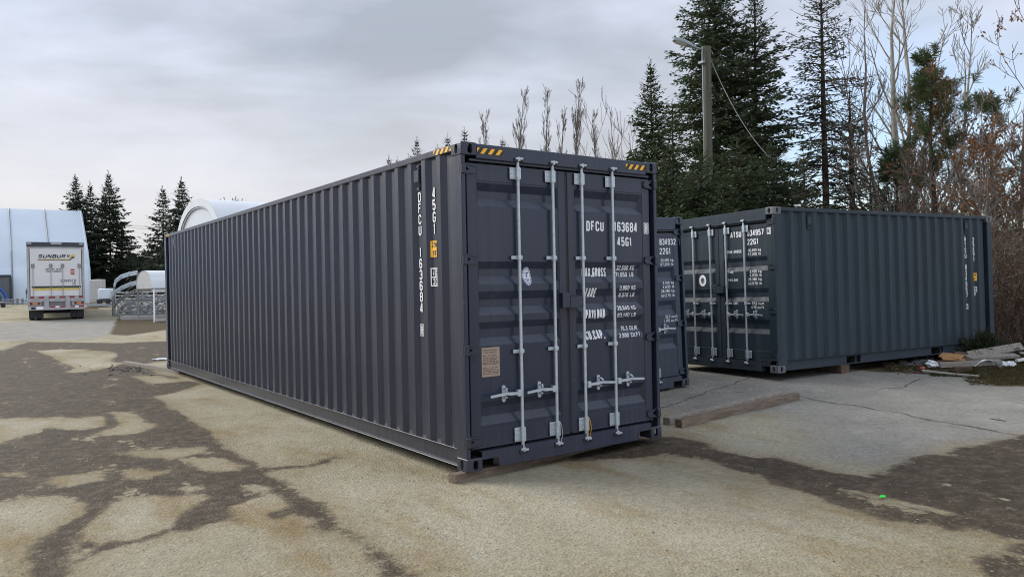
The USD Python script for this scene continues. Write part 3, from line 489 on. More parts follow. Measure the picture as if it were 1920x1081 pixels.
for px, tp, lb in [(788, 256, 'tallest young spruce tip showing over the roof edge of the long container'), (735, 291, 'small young spruce tip showing leftmost over the long container roof'), (751, 293, 'second small young spruce tip from the left over the long container roof'), (826, 270, 'young spruce tip over the yellow striped tape on the container side rail'),
        (846, 250, 'young spruce tip just left of the near top corner of the long container'), (877, 237, 'young spruce tip right above the near top corner of the long container'), (772, 290, 'tiny spruce tip left of the tallest one over the container roof'), (948, 255, 'small thin spruce tip between two bare poplars over the container door end')]:
    b = base(px, 50); h = P(px, tp, 50)[2] - b[2]
    if y_t is None: y_t = spruce(px, 50, tp, 3.0, lb, 23, **yg); y_h = h
    else: copy(y_t, b, px * .7, lb, h / y_h)
nr = dict(step=.24, dens=1.15, nb=(6, 10), sub=.13, kw=.055)
spruce(1229, 30, 111, 2.1, 'slim pointed spruce left of the lamp pole', 31, dens=1.0, nb=(6, 9), sub=.15, kl=.22, kw=.07, step=.27, shape=.8)
spruce(1268, 31, 188, 1.6, 'small spruce between the slim pointed one and the lamp pole', 32, dens=.9, nb=(6, 9), sub=.16, kl=.22, kw=.065, step=.28)
spruce(1352, 24.5, -150, 2.25, 'huge dense spruce right behind the lamp pole', 33, z0=.03, shape=.55, irr=.62, **nr)
spruce(1418, 24, -40, 2.1, 'tall spruce with drooping tips right of the huge one', 34, z0=.05, shape=.6, lean=(.12, -.1), droop=.05, irr=.65, step=.27, dens=1.05, nb=(6, 9), kw=.055)
spruce(1262, 19.5, 272, 1.5, 'bushy spruce above the navy container, leftmost of the low ones', 35, z0=.0, shape=.6, step=.22, dens=1.15, nb=(6, 10), kw=.055)
spruce(1318, 18.6, 282, 1.7, 'bushy spruce hiding the foot of the lamp pole', 36, z0=.0, shape=.55, step=.22, dens=1.15, nb=(6, 10), kw=.055)
spruce(1388, 19.2, 258, 1.7, 'bushy spruce right of the lamp pole foot', 37, z0=.0, shape=.55, step=.22, dens=1.15, nb=(6, 10), kw=.055)
spruce(1452, 19.8, 262, 1.5, 'bushy spruce above the top corner of the weathered container', 38, z0=.0, shape=.6, step=.22, dens=1.15, nb=(6, 10), kw=.055)
spruce(1360, 17.8, 345, 1.5, 'lowest bushy spruce right over the weathered container door end', 39, z0=.0, shape=.5, step=.22, dens=1.15, nb=(6, 10), kw=.055)
spruce(1552, 23, -70, 1.6, 'tall thin spruce with a bare trunk and sparse grey green branches', 41, z0=.16, shape=.4, dens=.62, step=.29, nb=(5, 8), needle=NEEDS, bare=.18, irr=.6, tr=.125, droop=.3)
spruce(1601, 24, 160, 1.4, 'half dead spruce standing right beside the tall thin one', 42, z0=.12, shape=.4, dens=.5, step=.29, needle=NEEDS, bare=.28, irr=.6, tr=.13, droop=.25)
spruce(1512, 20.5, 290, 1.3, 'lichen grey young spruce over the weathered container roof', 43, z0=.0, shape=.6, dens=.35, step=.26, needle=NEEDS, bare=.3, irr=.5, droop=.25)
spruce(1636, 21, 300, 1.2, 'scrubby conifer between the half dead spruce and the bare poplar', 44, z0=.0, shape=.5, dens=.3, step=.26, needle=NEEDS, bare=.35, irr=.5)

def grow(rng, mb, p, d, L, r, lev, spread, upb, nk, rmin, twigs=None, decay=.62, wig=.10):
    n = 5; pts = [p]; dd = d.copy()
    for q in range(n): dd = nrm(dd + rng.normal(0, wig, 3) + np.array([0, 0, upb]) * .18); pts.append(pts[-1] + dd * L / n)
    pts = np.array(pts); s = np.linspace(0, 1, n + 1)
    mb.tube(pts, np.maximum(rmin, r * (1 - .6 * s)), 6 if lev >= 3 else (4 if lev == 2 else 3), cap=False)
    if twigs is not None and lev <= 1: twigs.append((pts, dd))
    if lev <= 0: return
    for q in range(nk[lev - 1] if lev - 1 < len(nk) else 4):
        s0 = rng.uniform(.22, .98); i0 = min(n - 1, int(s0 * n)); pp = pts[i0] + (pts[i0 + 1] - pts[i0]) * (s0 * n - i0); td = nrm(pts[i0 + 1] - pts[i0])
        v = rng.normal(0, 1, 3); v -= td * (v @ td); v = nrm(v)
        grow(rng, mb, pp, nrm(td * math.cos(spread) + v * math.sin(spread) * rng.uniform(.6, 1.2)), L * decay * rng.uniform(.6, 1.1) * (1.1 - .4 * s0), max(rmin, r * .5 * (1 - .5 * s0)), lev - 1, spread, upb, nk, rmin, twigs, decay, wig)
def bare_tree(name, label, px, d, top, seed, stems=1, r=.1, lev=3, spread=.6, upb=.5, nk=(5, 5, 6), rmin=.008, bark=TWIG, leaves=None, nleaf=0, lsz=.09, lean=(0, 0, 0), group=None, decay=.55, hfrac=.8, wig=.09, sink=0):
    t, h, b = tree_at(name, label, 'tree', px, d, top, group); rng = R_(seed); tk, br, tw = MB(), MB(), []
    for q in range(stems):
        d0 = nrm(np.array([lean[0], lean[1], 1.]) + (rng.normal(0, .16, 3) * [1, 1, 0] if stems > 1 else 0)); n = 9; pts = [np.array([rng.normal(0, .08) * (stems > 1), rng.normal(0, .08) * (stems > 1), -.25])]; dd = d0
        hh = h * (rng.uniform(.75, 1.0) if q else 1.0)
        for k in range(n): dd = nrm(dd + rng.normal(0, wig * .6, 3) + [0, 0, .10]); pts.append(pts[-1] + dd * hh * 1.02 / n)
        pts = np.array(pts); pts[:, 2] *= hh / max(pts[-1, 2], .1); s = np.linspace(0, 1, n + 1)
        tk.tube(pts, np.maximum(rmin * 1.3, r * (1 - s) ** .85 * (1 if q == 0 else .7)), 8)
        for k in range(nk[lev - 1] * 3):
            s0 = rng.uniform(.14, .97); pp = np.array([np.interp(s0, s, pts[:, a]) for a in range(3)]); i0 = min(n - 1, int(s0 * n)); td = nrm(pts[i0 + 1] - pts[i0]); v = rng.normal(0, 1, 3); v -= td * (v @ td); v = nrm(v)
            grow(rng, br, pp, nrm(td * math.cos(spread) + v * math.sin(spread)), hh * decay * .55 * rng.uniform(.5, 1.1) * (1.15 - .75 * s0), max(rmin, r * .38 * (1 - s0) + rmin), lev - 1, spread, upb, nk, rmin, tw, .6, wig)
    obj('trunk', tk, bark, t, smooth=50, kind=None if stems == 1 else 'stuff'); obj('branches', br, bark, t, kind='stuff')
    if leaves is not None:
        fo = Fol(); pick = rng.integers(0, len(tw), nleaf); clump = rng.random(len(tw)) < .45
        pick = pick[clump[pick]]
        P0 = np.array([tw[k][0][rng.integers(1, 6)] for k in pick]) + rng.normal(0, .05, (len(pick), 3)); D = nrm(rng.normal(0, 1, (len(pick), 3)) + [0, 0, -.7])
        fo.add(P0, D, lsz * rng.uniform(.6, 1.3, len(pick)), lsz * .6 * rng.uniform(.6, 1.2, len(pick)), nrm(np.cross(D, rng.normal(0, 1, (len(pick), 3))))); obj('leaves', fo.mesh(.1), leaves, t, kind='stuff')
    return t
pop = dict(lev=3, spread=.42, upb=.95, nk=(4, 5, 17), rmin=.0095, decay=.38, wig=.05, bark=BARKG)
bare_tree('poplar_tree', 'short bare poplar leftmost of the row over the container door end', 918, 60, 226, 51, r=.17, **pop)
bare_tree('poplar_tree', 'bare poplar with a rounded crown, second from the left over the door end', 977, 60, 172, 52, r=.22, **pop)
bare_tree('poplar_tree', 'narrow bare poplar left of a shorter twin over the door end', 1022, 62, 166, 53, r=.20, **{**pop, 'decay': .25})
bare_tree('poplar_tree', 'shorter bare poplar close right of the narrow one', 1051, 61, 196, 54, r=.20, **{**pop, 'decay': .30})
bare_tree('poplar_tree', 'tallest bare poplar of the row over the door end', 1092, 58, 143, 55, r=.24, stems=1, **{**pop, 'decay': .31})
bare_tree('poplar_tree', 'small bare poplar leaning right of the tallest one', 1112, 58, 204, 56, r=.13, lean=(.07, -.05, 0), **{**pop, 'decay': .25})
thin = dict(lev=2, spread=.5, upb=.8, nk=(3, 5), rmin=.010, decay=.8)
bare_tree('bare_sapling', 'thin bare sapling fanning out left of the slim pointed spruce', 1163, 34, 205, 57, r=.06, **thin)
bare_tree('bare_sapling', 'thin bare sapling with few twigs near the tallest poplar foot', 1135, 36, 236, 58, r=.05, **thin)
bare_tree('bare_sapling', 'thin bare sapling half behind the slim pointed spruce', 1192, 35, 240, 59, r=.05, **thin)
bare_tree('bare_poplar', 'tall pale trunked bare tree with many upright stems on the right', 1702, 25, -90, 61, stems=4, r=.17, lev=3, spread=.65, upb=.6, nk=(4, 4, 5), rmin=.009, bark=BARKP, decay=.55)
bare_tree('bare_poplar', 'dark bare tree reaching up left of the pale trunked one', 1655, 24, 30, 62, stems=2, r=.09, lev=3, spread=.6, upb=.7, nk=(4, 4, 5), rmin=.008, bark=TWIG, decay=.6, lean=(-.10, .05, 0), wig=.14)
bare_tree('oak_sapling', 'bare topped tree with a few brown leaves between the pine and the right edge', 1835, 22, 140, 63, stems=3, r=.07, lev=3, spread=.6, upb=.6, nk=(4, 5, 5), rmin=.007, bark=TWIG, leaves=OAKL, nleaf=700, decay=.6)
bare_tree('oak_sapling', 'brown leafed tree cut by the right edge of the picture', 1905, 19, 60, 64, stems=3, r=.08, lev=3, spread=.7, upb=.5, nk=(4, 5, 6), rmin=.007, bark=TWIG, leaves=OAKL, nleaf=6500, decay=.7)
bare_tree('oak_sapling', 'brown leafed sapling below the pine crown', 1772, 21, 235, 65, stems=2, r=.05, lev=3, spread=.8, upb=.3, nk=(3, 4, 5), rmin=.006, bark=TWIG, leaves=OAKL, nleaf=1300, decay=.75)
bare_tree('oak_sapling', 'orange brown leafed sapling above the far end of the weathered container', 1848, 18.5, 300, 66, stems=2, r=.05, lev=3, spread=.8, upb=.25, nk=(4, 5, 6), rmin=.006, bark=BARKG, leaves=OAKL, nleaf=4000, decay=.8)
bare_tree('oak_sapling', 'dull leafed sapling in front of the pale trunked tree', 1700, 21, 270, 67, stems=3, r=.05, lev=3, spread=.8, upb=.3, nk=(3, 4, 5), rmin=.006, bark=BARKG, leaves=OAKD, nleaf=1000, decay=.75)
bare_tree('leaning_tree', 'grey leaning trunk with crooked limbs beside the far end of the weathered container', 1876, 17.0, 330, 68, stems=2, r=.085, lev=3, spread=.8, upb=.1, nk=(3, 4, 5), rmin=.006, bark=BARKG, leaves=OAKD, nleaf=500, decay=.7, lean=(.22, -.20, 0), wig=.2)
def pine(px, d, top, label, seed, cz=.42, R=1.5):
    t, h, b = tree_at('pine_tree', label, 'tree', px, d, top); rng = R_(seed); zs = np.linspace(0, h * .93, 9)
    tp = np.stack([.05 * np.sin(zs), .05 * np.cos(zs * 1.2), zs], -1); tp[0, 2] = -.2; obj('trunk', MB().tube(tp, .10 * (1 - zs / h) + .012, 8), BARK, t, smooth=50)
    br, fo = MB(), Fol()
    for q in range(30):
        z = h * rng.uniform(cz, .95); fr = (z / h - cz) / (1 - cz); az = rng.uniform(0, 6.28); L = R * (1 - .62 * fr) * rng.uniform(.5, 1.05); e = rng.uniform(.1, .7); hd = np.array([math.cos(az) * math.cos(e), math.sin(az) * math.cos(e), math.sin(e)])
        c0 = np.array([0, 0, z]); s = np.linspace(0, 1, 5)[:, None]; pts = c0 + hd * L * s + np.array([0, 0, 1]) * (.25 * L * s ** 2); br.tube(pts, .018 * (1 - s[:, 0] * .6), 4, cap=False)
        ends = [pts[-1]] + [pts[k] + rng.normal(0, .20, 3) * [1, 1, .4] + [0, 0, .12] for k in (2, 3, 3, 4)]
        for k, e_ in zip((4, 2, 3, 3, 4), ends):
            br.tube(np.array([pts[k], (pts[k] + e_) / 2 + [0, 0, .02], e_]) if k != 4 or e_ is not pts[-1] else pts[-2:], .008, 3, cap=False)
            m = 46; ax = nrm(hd * .4 + [0, 0, 1.0]); D = nrm(ax * rng.uniform(.35, 1.1, (m, 1)) + nrm(rng.normal(0, 1, (m, 3))) * .75); B = e_ - ax * rng.uniform(0, .28, (m, 1))
            fo.add(B, D, rng.uniform(.16, .27, m), np.full(m, .020), nrm(np.cross(D, rng.normal(0, 1, (m, 3)))))
    obj('branches', br, BARK, t, kind='stuff'); obj('crown', fo.mesh(.15), NEEDP, t, kind='stuff')
pine(1756, 20.5, 88, 'pine with tufted long needles and a bare lower trunk on the right', 71, .52, 1.35)
pine(1868, 25, 168, 'darker pine behind the brown leafed trees at the right edge', 72, .30, 2.0)
pine(1688, 23, 268, 'low pine tuft in front of the pale trunked tree', 73, .3, 1.0)
# undergrowth: what nobody could count
rng = R_(81); mb = MB(); fo = Fol()
def brush(n, px0, px1, d0, d1, ht, lean_=.35, r=.006):
    for _ in range(n):
        b = base(rng.uniform(px0, px1), rng.uniform(d0, d1)); h = ht * rng.uniform(.35, 1.0); dd = nrm(np.array([rng.normal(0, lean_), rng.normal(0, lean_), 1.0])); s = np.linspace(0, 1, 4)[:, None]
        c = rng.normal(0, .22, 3) * [1, 1, .2]; pts = b + dd * h * s + c * h * s ** 2; mb.tube(pts, r * (1.3 - s[:, 0]), 3, cap=False)
        for q in range(4):
            s0 = rng.uniform(.3, .95); p = b + dd * h * s0 + c * h * s0 ** 2; e = nrm(dd + rng.normal(0, .6, 3)) * h * rng.uniform(.15, .35); mb.tube(np.array([p, p + e * .5 + rng.normal(0, .02, 3), p + e]), r * .6, 3, cap=False)
            m = 5; D = nrm(rng.normal(0, 1, (m, 3)) + [0, 0, -.5]); fo.add(p + e * rng.uniform(.2, 1, (m, 1)) + rng.normal(0, .06, (m, 3)), D, rng.uniform(.05, .10, m), rng.uniform(.03, .055, m), nrm(np.cross(D, rng.normal(0, 1, (m, 3)))))
brush(620, 1862, 2080, 15.2, 19.5, 2.6); brush(230, 1480, 1900, 18.2, 21.5, 3.2, .28, .005)
u = UsdGeom.Xform.Define(stage, '/World/undergrowth').GetPrim(); tag(u, 'tangled brown brushwood behind and beside the weathered container', 'undergrowth', kind='stuff')
obj('twigs', mb, TWIGR, u, kind='stuff'); obj('dead_leaves', fo.mesh(.1), OAKD, u, kind='stuff')

# ------------------------------------------------------------------ poles and wires
pp = base(1331, 21.3); zt = P(1325, 88, 21.3)[2]
pole = thing('light_pole', 'weathered wooden pole carrying a grey street lamp among the spruces', 'lamp pole', pp)
hp = zt - pp[2]; tx = P(1325, 88, 21.3) - pp
obj('post', MB().tube([(0, 0, -.3), tx * [.5, .5, 0] + [0, 0, hp * .5], tx], [.150, .135, .118], 14), POLEW, pole, smooth=50)
arm = -rt * [1, 1, 0] + np.array([.12, -.25, 0]); arm = nrm(arm); tl = tx - [0, 0, .12] + arm * .13
obj('conduit', MB().tube([tl + [0, 0, .12], tl - [0, 0, .35], tl - [0, 0, 1.9], tl - [0, 0, 3.2]], .022, 6), LAMPG, pole, smooth=50)
obj('bracket', MB().tube([tl + [0, 0, -.35], tl + [0, 0, .05], tl + arm * .10 + [0, 0, .06], tl + arm * .24 + [0, 0, .10]], .028, 8).box(*np.ravel([(tl[k] - .09, tl[k] + .09) for k in (0, 1)]), tl[2] - .36, tl[2] - .30), LAMPG, pole, smooth=50)
ln = 1.0; c_ = tl + arm * .22 + [0, 0, .10]; wv = nrm(np.cross(arm, [0, 0, 1.])); uv = nrm(arm * .96 + np.array([0, 0, .28])); nv = np.cross(wv, uv); nv = nv if nv[2] > 0 else -nv
def shell(q): return np.array([c_ + uv * a * .66 + wv * b * .72 + nv * z * .75 for a, b, z in q])
hl_ = [(0, .05, .03), (0, -.05, .03), (0, .05, -.03), (0, -.05, -.03)]
for a, w in ((.20, .11), (.45, .175), (.75, .185), (.95, .13), (1.02, .06)):
    hl_ += [(a, w, 0), (a, -w, 0), (a, w * .6, .11 * (1 - abs(a - .5) * .5)), (a, -w * .6, .11 * (1 - abs(a - .5) * .5)), (a, w * .9, -.045), (a, -w * .9, -.045)]
obj('lamp_head', trimesh.convex.convex_hull(shell(hl_)), LAMPG, pole, smooth=30)
obj('lens', trimesh.convex.convex_hull(shell([(a, w, z) for a in (.42, .88) for w in (-.12, .12) for z in (-.04, -.075)])), LENS, pole)
def wire(a, b, sag, n=14): s = np.linspace(0, 1, n)[:, None]; return a + (b - a) * s - np.array([0, 0, 1]) * sag * 4 * s * (1 - s)
obj('service_cable', MB().tube(wire(tx - [0, 0, .1], P(1448, 300, 20.0) - pp, .35), .008, 5), WIREG, pole)
obj('guy_wire', MB().tube(wire(tx - [0, 0, .3], P(1283, 245, 22) - pp, .1), .009, 4), WIRE, pole)
pu = base(231, 88); upole = thing('utility_pole', 'far wooden utility pole with a transformer can between the spruces on the left', 'utility pole', pu)
hu = P(231, 415, 88)[2] - pu[2]
obj('post', MB().tube([(0, 0, -.3), (0, 0, hu)], [.16, .12], 8), BARK, upole); obj('crossarm', MB().box(-1.1, 1.1, -.06, .06, hu - .5, hu - .38), BARK, upole)
obj('transformer', MB().tube([(.38, -.2, hu - 2.9), (.38, -.2, hu - 1.9)], .26, 10), plain('transformer_grey', (.13, .14, .15), .5), upole)
wr = thing('power_lines', 'thin power lines running between the spruces on the left', 'power lines')
for k, (ya, yb) in enumerate([(420, 427), (424, 432), (459, 476), (466, 486), (472, 497)]): obj('wire', MB().tube(wire(P(229, ya, 88), P(420, yb - 18, 62), .5), .02, 4), WIRE, wr)

# ------------------------------------------------------------------ shipping containers
CW = 2.438
def capsule(w, h, at, axis):
    """oval through-hole cutter along x (axis 0) or y (axis 1) or z"""
    p = m3.CrossSection([[(w / 2 * math.cos(a), (h - w) / 2 * (1 if math.sin(a) >= 0 else -1) + w / 2 * math.sin(a)) for a in np.linspace(0, 2 * np.pi, 24, endpoint=False) + .01]])
    c = p.extrude(.12).translate([0, 0, -.06])
    c = c.rotate([90, 0, 0]) if axis == 1 else (c.rotate([90, 0, 90]) if axis == 0 else c)
    return c.translate(list(at))
def casting_mesh():
    r = .012; sp = m3.Manifold.sphere(r, 12)
    pts = [(x, y, z) for x in (r, .162 - r) for y in (r, .178 - r) for z in (r, .118 - r)]
    b = m3.Manifold.batch_hull([sp.translate(list(p)) for p in pts])
    cav = m3.Manifold.cube([.106, .122, .062]).translate([.028, .028, .028])
    b = b - cav - capsule(.052, .085, (.089, 0, .059), 1) - capsule(.050, .085, (0, .089, .059), 0) - capsule(.06, .10, (.081, .089, .118), 2) - capsule(.06, .10, (.081, .089, 0), 2)
    m = b.to_mesh(); return np.array(m.vert_properties[:, :3]), np.array(m.tri_verts)
CAST = casting_mesh()
def mirrored(v, f, ax, about):
    v = v.copy(); v[:, ax] = 2 * about - v[:, ax]; return v, f[:, ::-1]
FM = lambda u, v, d: np.stack([u, d + 0 * u, v], -1)                  # door end, seen from -y
YD = .05; YP = YD + .006
def panel_mesh(x0, x1, z0, z1, pans, dep, s=.035):
    m = MB(); F = lambda x, z, y: (x, y, z)
    def q(a, b, c, d): m.add([a, b, c, d], [(0, 1, 2, 3)])
    cuts = sorted(pans, key=lambda p: p[0]); z = z0
    for (zb, zi, zj, zt) in cuts:
        q(F(x0, z, YP), F(x1, z, YP), F(x1, zb, YP), F(x0, zb, YP))
        a, b = x0 + .004, x1 - .004; ai, bi = a + s, b - s
        q(F(x0, zb, YP), F(a, zb, YP), F(a, zt, YP), F(x0, zt, YP)); q(F(b, zb, YP), F(x1, zb, YP), F(x1, zt, YP), F(b, zt, YP))
        q(F(a, zb, YP), F(b, zb, YP), F(bi, zi, YP + dep), F(ai, zi, YP + dep))
        q(F(ai, zi, YP + dep), F(bi, zi, YP + dep), F(bi, zj, YP + dep), F(ai, zj, YP + dep))
        q(F(ai, zj, YP + dep), F(bi, zj, YP + dep), F(b, zt, YP), F(a, zt, YP))
        q(F(a, zb, YP), F(ai, zi, YP + dep), F(ai, zj, YP + dep), F(a, zt, YP)); q(F(bi, zi, YP + dep), F(b, zb, YP), F(b, zt, YP), F(bi, zj, YP + dep))
        z = zt
    q(F(x0, z, YP), F(x1, z, YP), F(x1, z1, YP), F(x0, z1, YP))
    return m
def sidefn(L, pitch, n):
    ys, xs = [.225], [.050]
    for k in range(n):
        o = .428 + k * pitch
        ys += [o - .104, o - .036, o + .036, o + .104]; xs += [.050, .014, .014, .050]
    ys.append(L - .225); xs.append(.050)
    return np.array(ys), np.array(xs)

def container(label, L, H, mat4, pm, cm, d, eye):
    t = thing('shipping_container', label, 'shipping container', mat4=mat4)
    n = int(round((L - .856) / .2765)) + 1; pitch = (L - .856) / (n - 1)
    for ax in (0, 1):
        for ay in (0, 1):
            for az in (0, 1):
                v, f = CAST
                if ax: v, f = mirrored(v, f, 0, CW / 2)
                if ay: v, f = mirrored(v, f, 1, L / 2)
                if az: v, f = mirrored(v, f, 2, H / 2)
                obj('corner_casting', (v, f), cm, t, smooth=35)
    for sx in (0, 1):                                                # rear posts with their door-side return, front posts
        m = MB().box(.003, .046, .012, .225, .112, H - .112, .005).box(.046, .07, .085, .225, .112, H - .112)
        v, f = m.get(); obj('corner_post', mirrored(v, f, 0, CW / 2) if sx else (v, f), pm, t)
        m = MB().box(.003, .12, L - .16, L - .008, .112, H - .112, .006); v, f = m.get()
        obj('corner_post', mirrored(v, f, 0, CW / 2) if sx else (v, f), pm, t)
        m = MB().box(.006, .066, .17, L - .17, H - .066, H - .006, .006); v, f = m.get()
        obj('top_side_rail', mirrored(v, f, 0, CW / 2) if sx else (v, f), pm, t)
        m = MB(); ya = .17
        gaps = [(1.674, 2.034), (L - 2.034, L - 1.674)] if L < 8 else []
        for a, b in gaps + [(L - .17, None)]:
            m.box(.032, .038, ya, a, .034, .19)
            if b: m.box(.032, .038, a, b, .034, .048).box(.032, .038, a, b, .163, .19).box(.038, .30, a - .006, a, .04, .17).box(.038, .30, b, b + .006, .04, .17)
            ya = b
        m.box(.002, .055, .17, L - .17, .183, .191, .002).box(.004, .055, .17, L - .17, .030, .037, .002); v, f = m.get()
        obj('bottom_side_rail', mirrored(v, f, 0, CW / 2) if sx else (v, f), pm, t)
        ys, xs = sidefn(L, pitch, n); z0, z1 = .185, H - .062
        zl = np.linspace(z0, z1, 13); N = len(ys); v = np.vstack([np.stack([xs, ys, np.full(N, z)], -1) for z in zl]); k = np.arange(N - 1)
        v[:, 0] += (meshkit.fbm(v * [1, 1.3, .9] + L + 31 * sx, 3, 7) - .5) * .010 * np.sin(np.pi * (v[:, 2] - z0) / (z1 - z0)); v[:, 1] += (meshkit.noise(v * [1, 2.1, .6] + 5, 3) - .5) * .008
        f = np.vstack([np.stack([k + 1, k, k + N, k + 1 + N], -1) + q * N for q in range(12)]); f = np.vstack([f[:, [0, 1, 2]], f[:, [0, 2, 3]]])
        obj('side_wall', mirrored(v, f, 0, CW / 2) if sx else (v, f), pm, t)
        for yv in [.428 + pitch * 1.5, L - .428 - pitch * 1.5]:
            e = Polygon([(H - .12, .05), (H - .145, .012), (H - .255, .012), (H - .30, .036), (H - .30, .05)])
            mm = extrude(e, yv - .045, yv + .045, lambda u, w, dd: np.stack([w, dd, u], -1)).box(.03, .05, yv - .025, yv + .025, H - .335, H - .305).box(.03, .05, yv - .025, yv + .025, H - .115, H - .095)
            v, f = mm.get(); obj('vent', mirrored(v, f, 0, CW / 2) if sx else (v, f), pm, t)
    obj('end_wall', MB().box(.10, CW - .10, L - .06, L - .03, .15, H - .1), pm, t)
    obj('end_rail', MB().box(.16, CW - .16, L - .09, L - .006, H - .09, H - .006, .005), pm, t); obj('end_rail', MB().box(.16, CW - .16, L - .10, L - .006, .02, .16, .005), pm, t)
    rm = MB(); k = np.arange(.1, L - .3, .21)
    rm.box(.06, CW - .06, .05, L - .05, H - .05, H - .03)
    for a in k: rm.box(.10, CW - .10, a + .06, a + .16, H - .03, H - .016, .006)
    obj('roof', rm, pm, t)
    fl = MB().box(.05, CW - .05, .13, L - .11, .15, .18)
    for a in np.arange(.4, L - .3, .3): fl.box(.04, CW - .04, a, a + .04, .045, .15)
    obj('floor', fl, DARK, t)
    hb, dt, db = (2.756, 2.722, .190) if H > 2.7 else (2.396, 2.352, .178)
    obj('door_header', MB().box(.160, CW - .160, .006, .12, hb, H - .008, .006).box(.10, CW - .10, .03, .12, hb - .02, hb), pm, t)
    sp = Polygon([(.345, .012), (CW - .345, .012), (CW - .345, .098), (CW - .160, .098), (CW - .160, .168), (.160, .168), (.160, .098), (.345, .098)])
    sl = extrude(sp, .006, .016, FM).box(.16, CW - .16, .016, .14, .155, .1672)
    for s in (0, 1):
        a = .345 if not s else CW - .345
        sl.box(a - .004, a + .004, .003, .10, .012, .10); sl.box(min(a, .162 if not s else CW - .162), max(a, .162 if not s else CW - .162), .002, .10, .096, .101)
    obj('door_sill', sl, pm, t)
    g = MB().box(.065, CW - .065, .105, .115, .168, hb)
    obj('gasket', g.box(1.203, 1.235, .058, .105, db, dt), RUB, t)
    pans, dep = d['pans'], .036
    def pz(z):
        for (zb, zi, zj, zt) in pans:
            if zb <= z <= zt: return dep * min(1, (z - zb) / (zi - zb), (zt - z) / (zt - zj))
        return 0.0
    cuts = sorted([c for p in pans for c in p] + [dt - d['rail'], db + .152])
    PX = (.183, 1.118, 1.32, CW - .183)
    dfn = lambda u, v: np.where((v > dt - d['rail']) | (v < db + .152) | (u < PX[0]) | ((u > PX[1]) & (u < PX[2])) | (u > PX[3]), YD, YP + np.array([pz(z) for z in v]))
    pcu = list(PX) + [0.0]
    ex, ey, ez = eye
    def place(x, z, dd): k = 1 - dd / ey; return ex + (x - ex) * k, ez + (z - ez) * k
    for s in (0, 1):
        x0, x1 = (.078, 1.203) if not s else (1.235, CW - .078)
        dr = UsdGeom.Xform.Define(stage, numbered(str(t.GetPath()) + '/door')).GetPrim()
        sw = (.105, .085) if not s else (.085, .105)
        pa, pb = x0 + sw[0], x1 - sw[1]; tz, bz = dt - d['rail'], db + .152
        fr = MB().box(x0, pa, YD, YD + .05, db, dt, .004).box(pb, x1, YD, YD + .05, db, dt, .004).box(pa, pb, YD + .001, YD + .05, tz, dt, .003).box(pa, pb, YD + .001, YD + .05, db, bz, .003)
        fr.box(x0 + .002, x1 - .002, YD - .010, YD + .01, db - .004, db + .010, .002)
        obj('door_frame', fr, pm, dr)
        obj('door_panel', panel_mesh(pa, pb, bz, tz, pans, dep), pm, dr)
        for hz in d['hinges']:
            h = MB(); X = (lambda a: a) if not s else (lambda a: CW - a)
            bx = lambda a, b, *r: h.box(min(X(a), X(b)), max(X(a), X(b)), *r)
            bx(.004, .050, -.002, .05, hz - .048, hz + .048, .008)
            for zz_, w in ((hz + .043, .010), (hz - .043, .010)):
                pl = Polygon([(.05, zz_ - w / 2), (.165, hz + (zz_ - hz) * .62 - w / 2), (.165, hz + (zz_ - hz) * .62 + w / 2), (.05, zz_ + w / 2)])
                e = extrude(pl, .024, YD, FM); v, f = e.get(); h.add(*(mirrored(v, f, 0, CW / 2) if s else (v, f)))
            pl = Polygon([(.05, hz - .04), (.165, hz - .028), (.172, hz), (.165, hz + .028), (.05, hz + .04), (.05, hz + .028), (.10, hz), (.05, hz - .028)])
            e = extrude(pl, .032, YD, FM); v, f = e.get(); h.add(*(mirrored(v, f, 0, CW / 2) if s else (v, f)))
            hp = obj('hinge', h, pm, dr)
            e = MB(); X0 = (.0012, .008) if not s else (CW - .008, CW - .0012)
            obj('hinge_slot', e.box(*X0, .036, .056, hz - .045, hz + .047), RUB, dr)
        for rx in ((.62, 1.03) if not s else (1.395, 1.803)):
            zt, zb = hb + .022, .135
            yr = .020
            obj('lock_rod', MB().tube([(rx, yr, zb), (rx, yr, zt)], .0158, 12), GALV, dr, smooth=40)
            for (zc, hh, big) in [(hb - .10, .055, 1)] + [(z, .017, 0) for z in d['mids']] + [(.262, .065, 1)]:
                side = -1 if d.get('flip', -1) < 0 else 1
                b = MB().tube([(rx, yr, zc - hh - .008), (rx, yr, zc - hh), (rx, yr, zc + hh), (rx, yr, zc + hh + .008)], [.02, .0225, .0225, .02], 12)
                lo, hi = (rx - .082, rx - .014) if side < 0 else (rx + .014, rx + .082)
                b.box(lo, hi, YD - .022, YD - .012, zc - hh, zc + hh, .003)
                b.box(rx - .022, rx + .026, YD - .05, YD - .002, zc - hh, zc + hh, .004)
                for bz_ in ((-.7, 0, .7) if big else (0,)):
                    for bx_ in ((.3, .7) if big else (.25, .65)):
                        qx = lo + (hi - lo) * bx_; b.box(qx - .005, qx + .005, YD - .028, YD - .021, zc + bz_ * hh - .005, zc + bz_ * hh + .005, .002)
                obj('rod_bracket', b, GALV, dr, smooth=30)
            for zc, sg in ((zt + .006, 1), (zb - .012, -1)):
                c = MB().box(rx - .016, rx + .016, -.014, .024, zc - .02, zc + .02, .006).box(rx + .010, rx + .042, -.020, .004, zc + sg * .004 - .010, zc + sg * .004 + .012, .005).box(rx - .040, rx - .010, -.016, .004, zc - .006, zc + .014, .005)
                obj('cam_end', c, GALV, dr)
                kz = zc + sg * .004
                k_ = MB().box(rx - .052, rx - .022, -.010, .008, kz - .026, kz + .006, .006).box(rx + .022, rx + .050, -.010, .008, kz - .026, kz + .006, .006)
                obj('cam_keeper', k_, DARKST, dr, kind='stuff')
            sg = -1 if not s else 1; hz = d['hz']
            A = lambda a: rx + sg * a
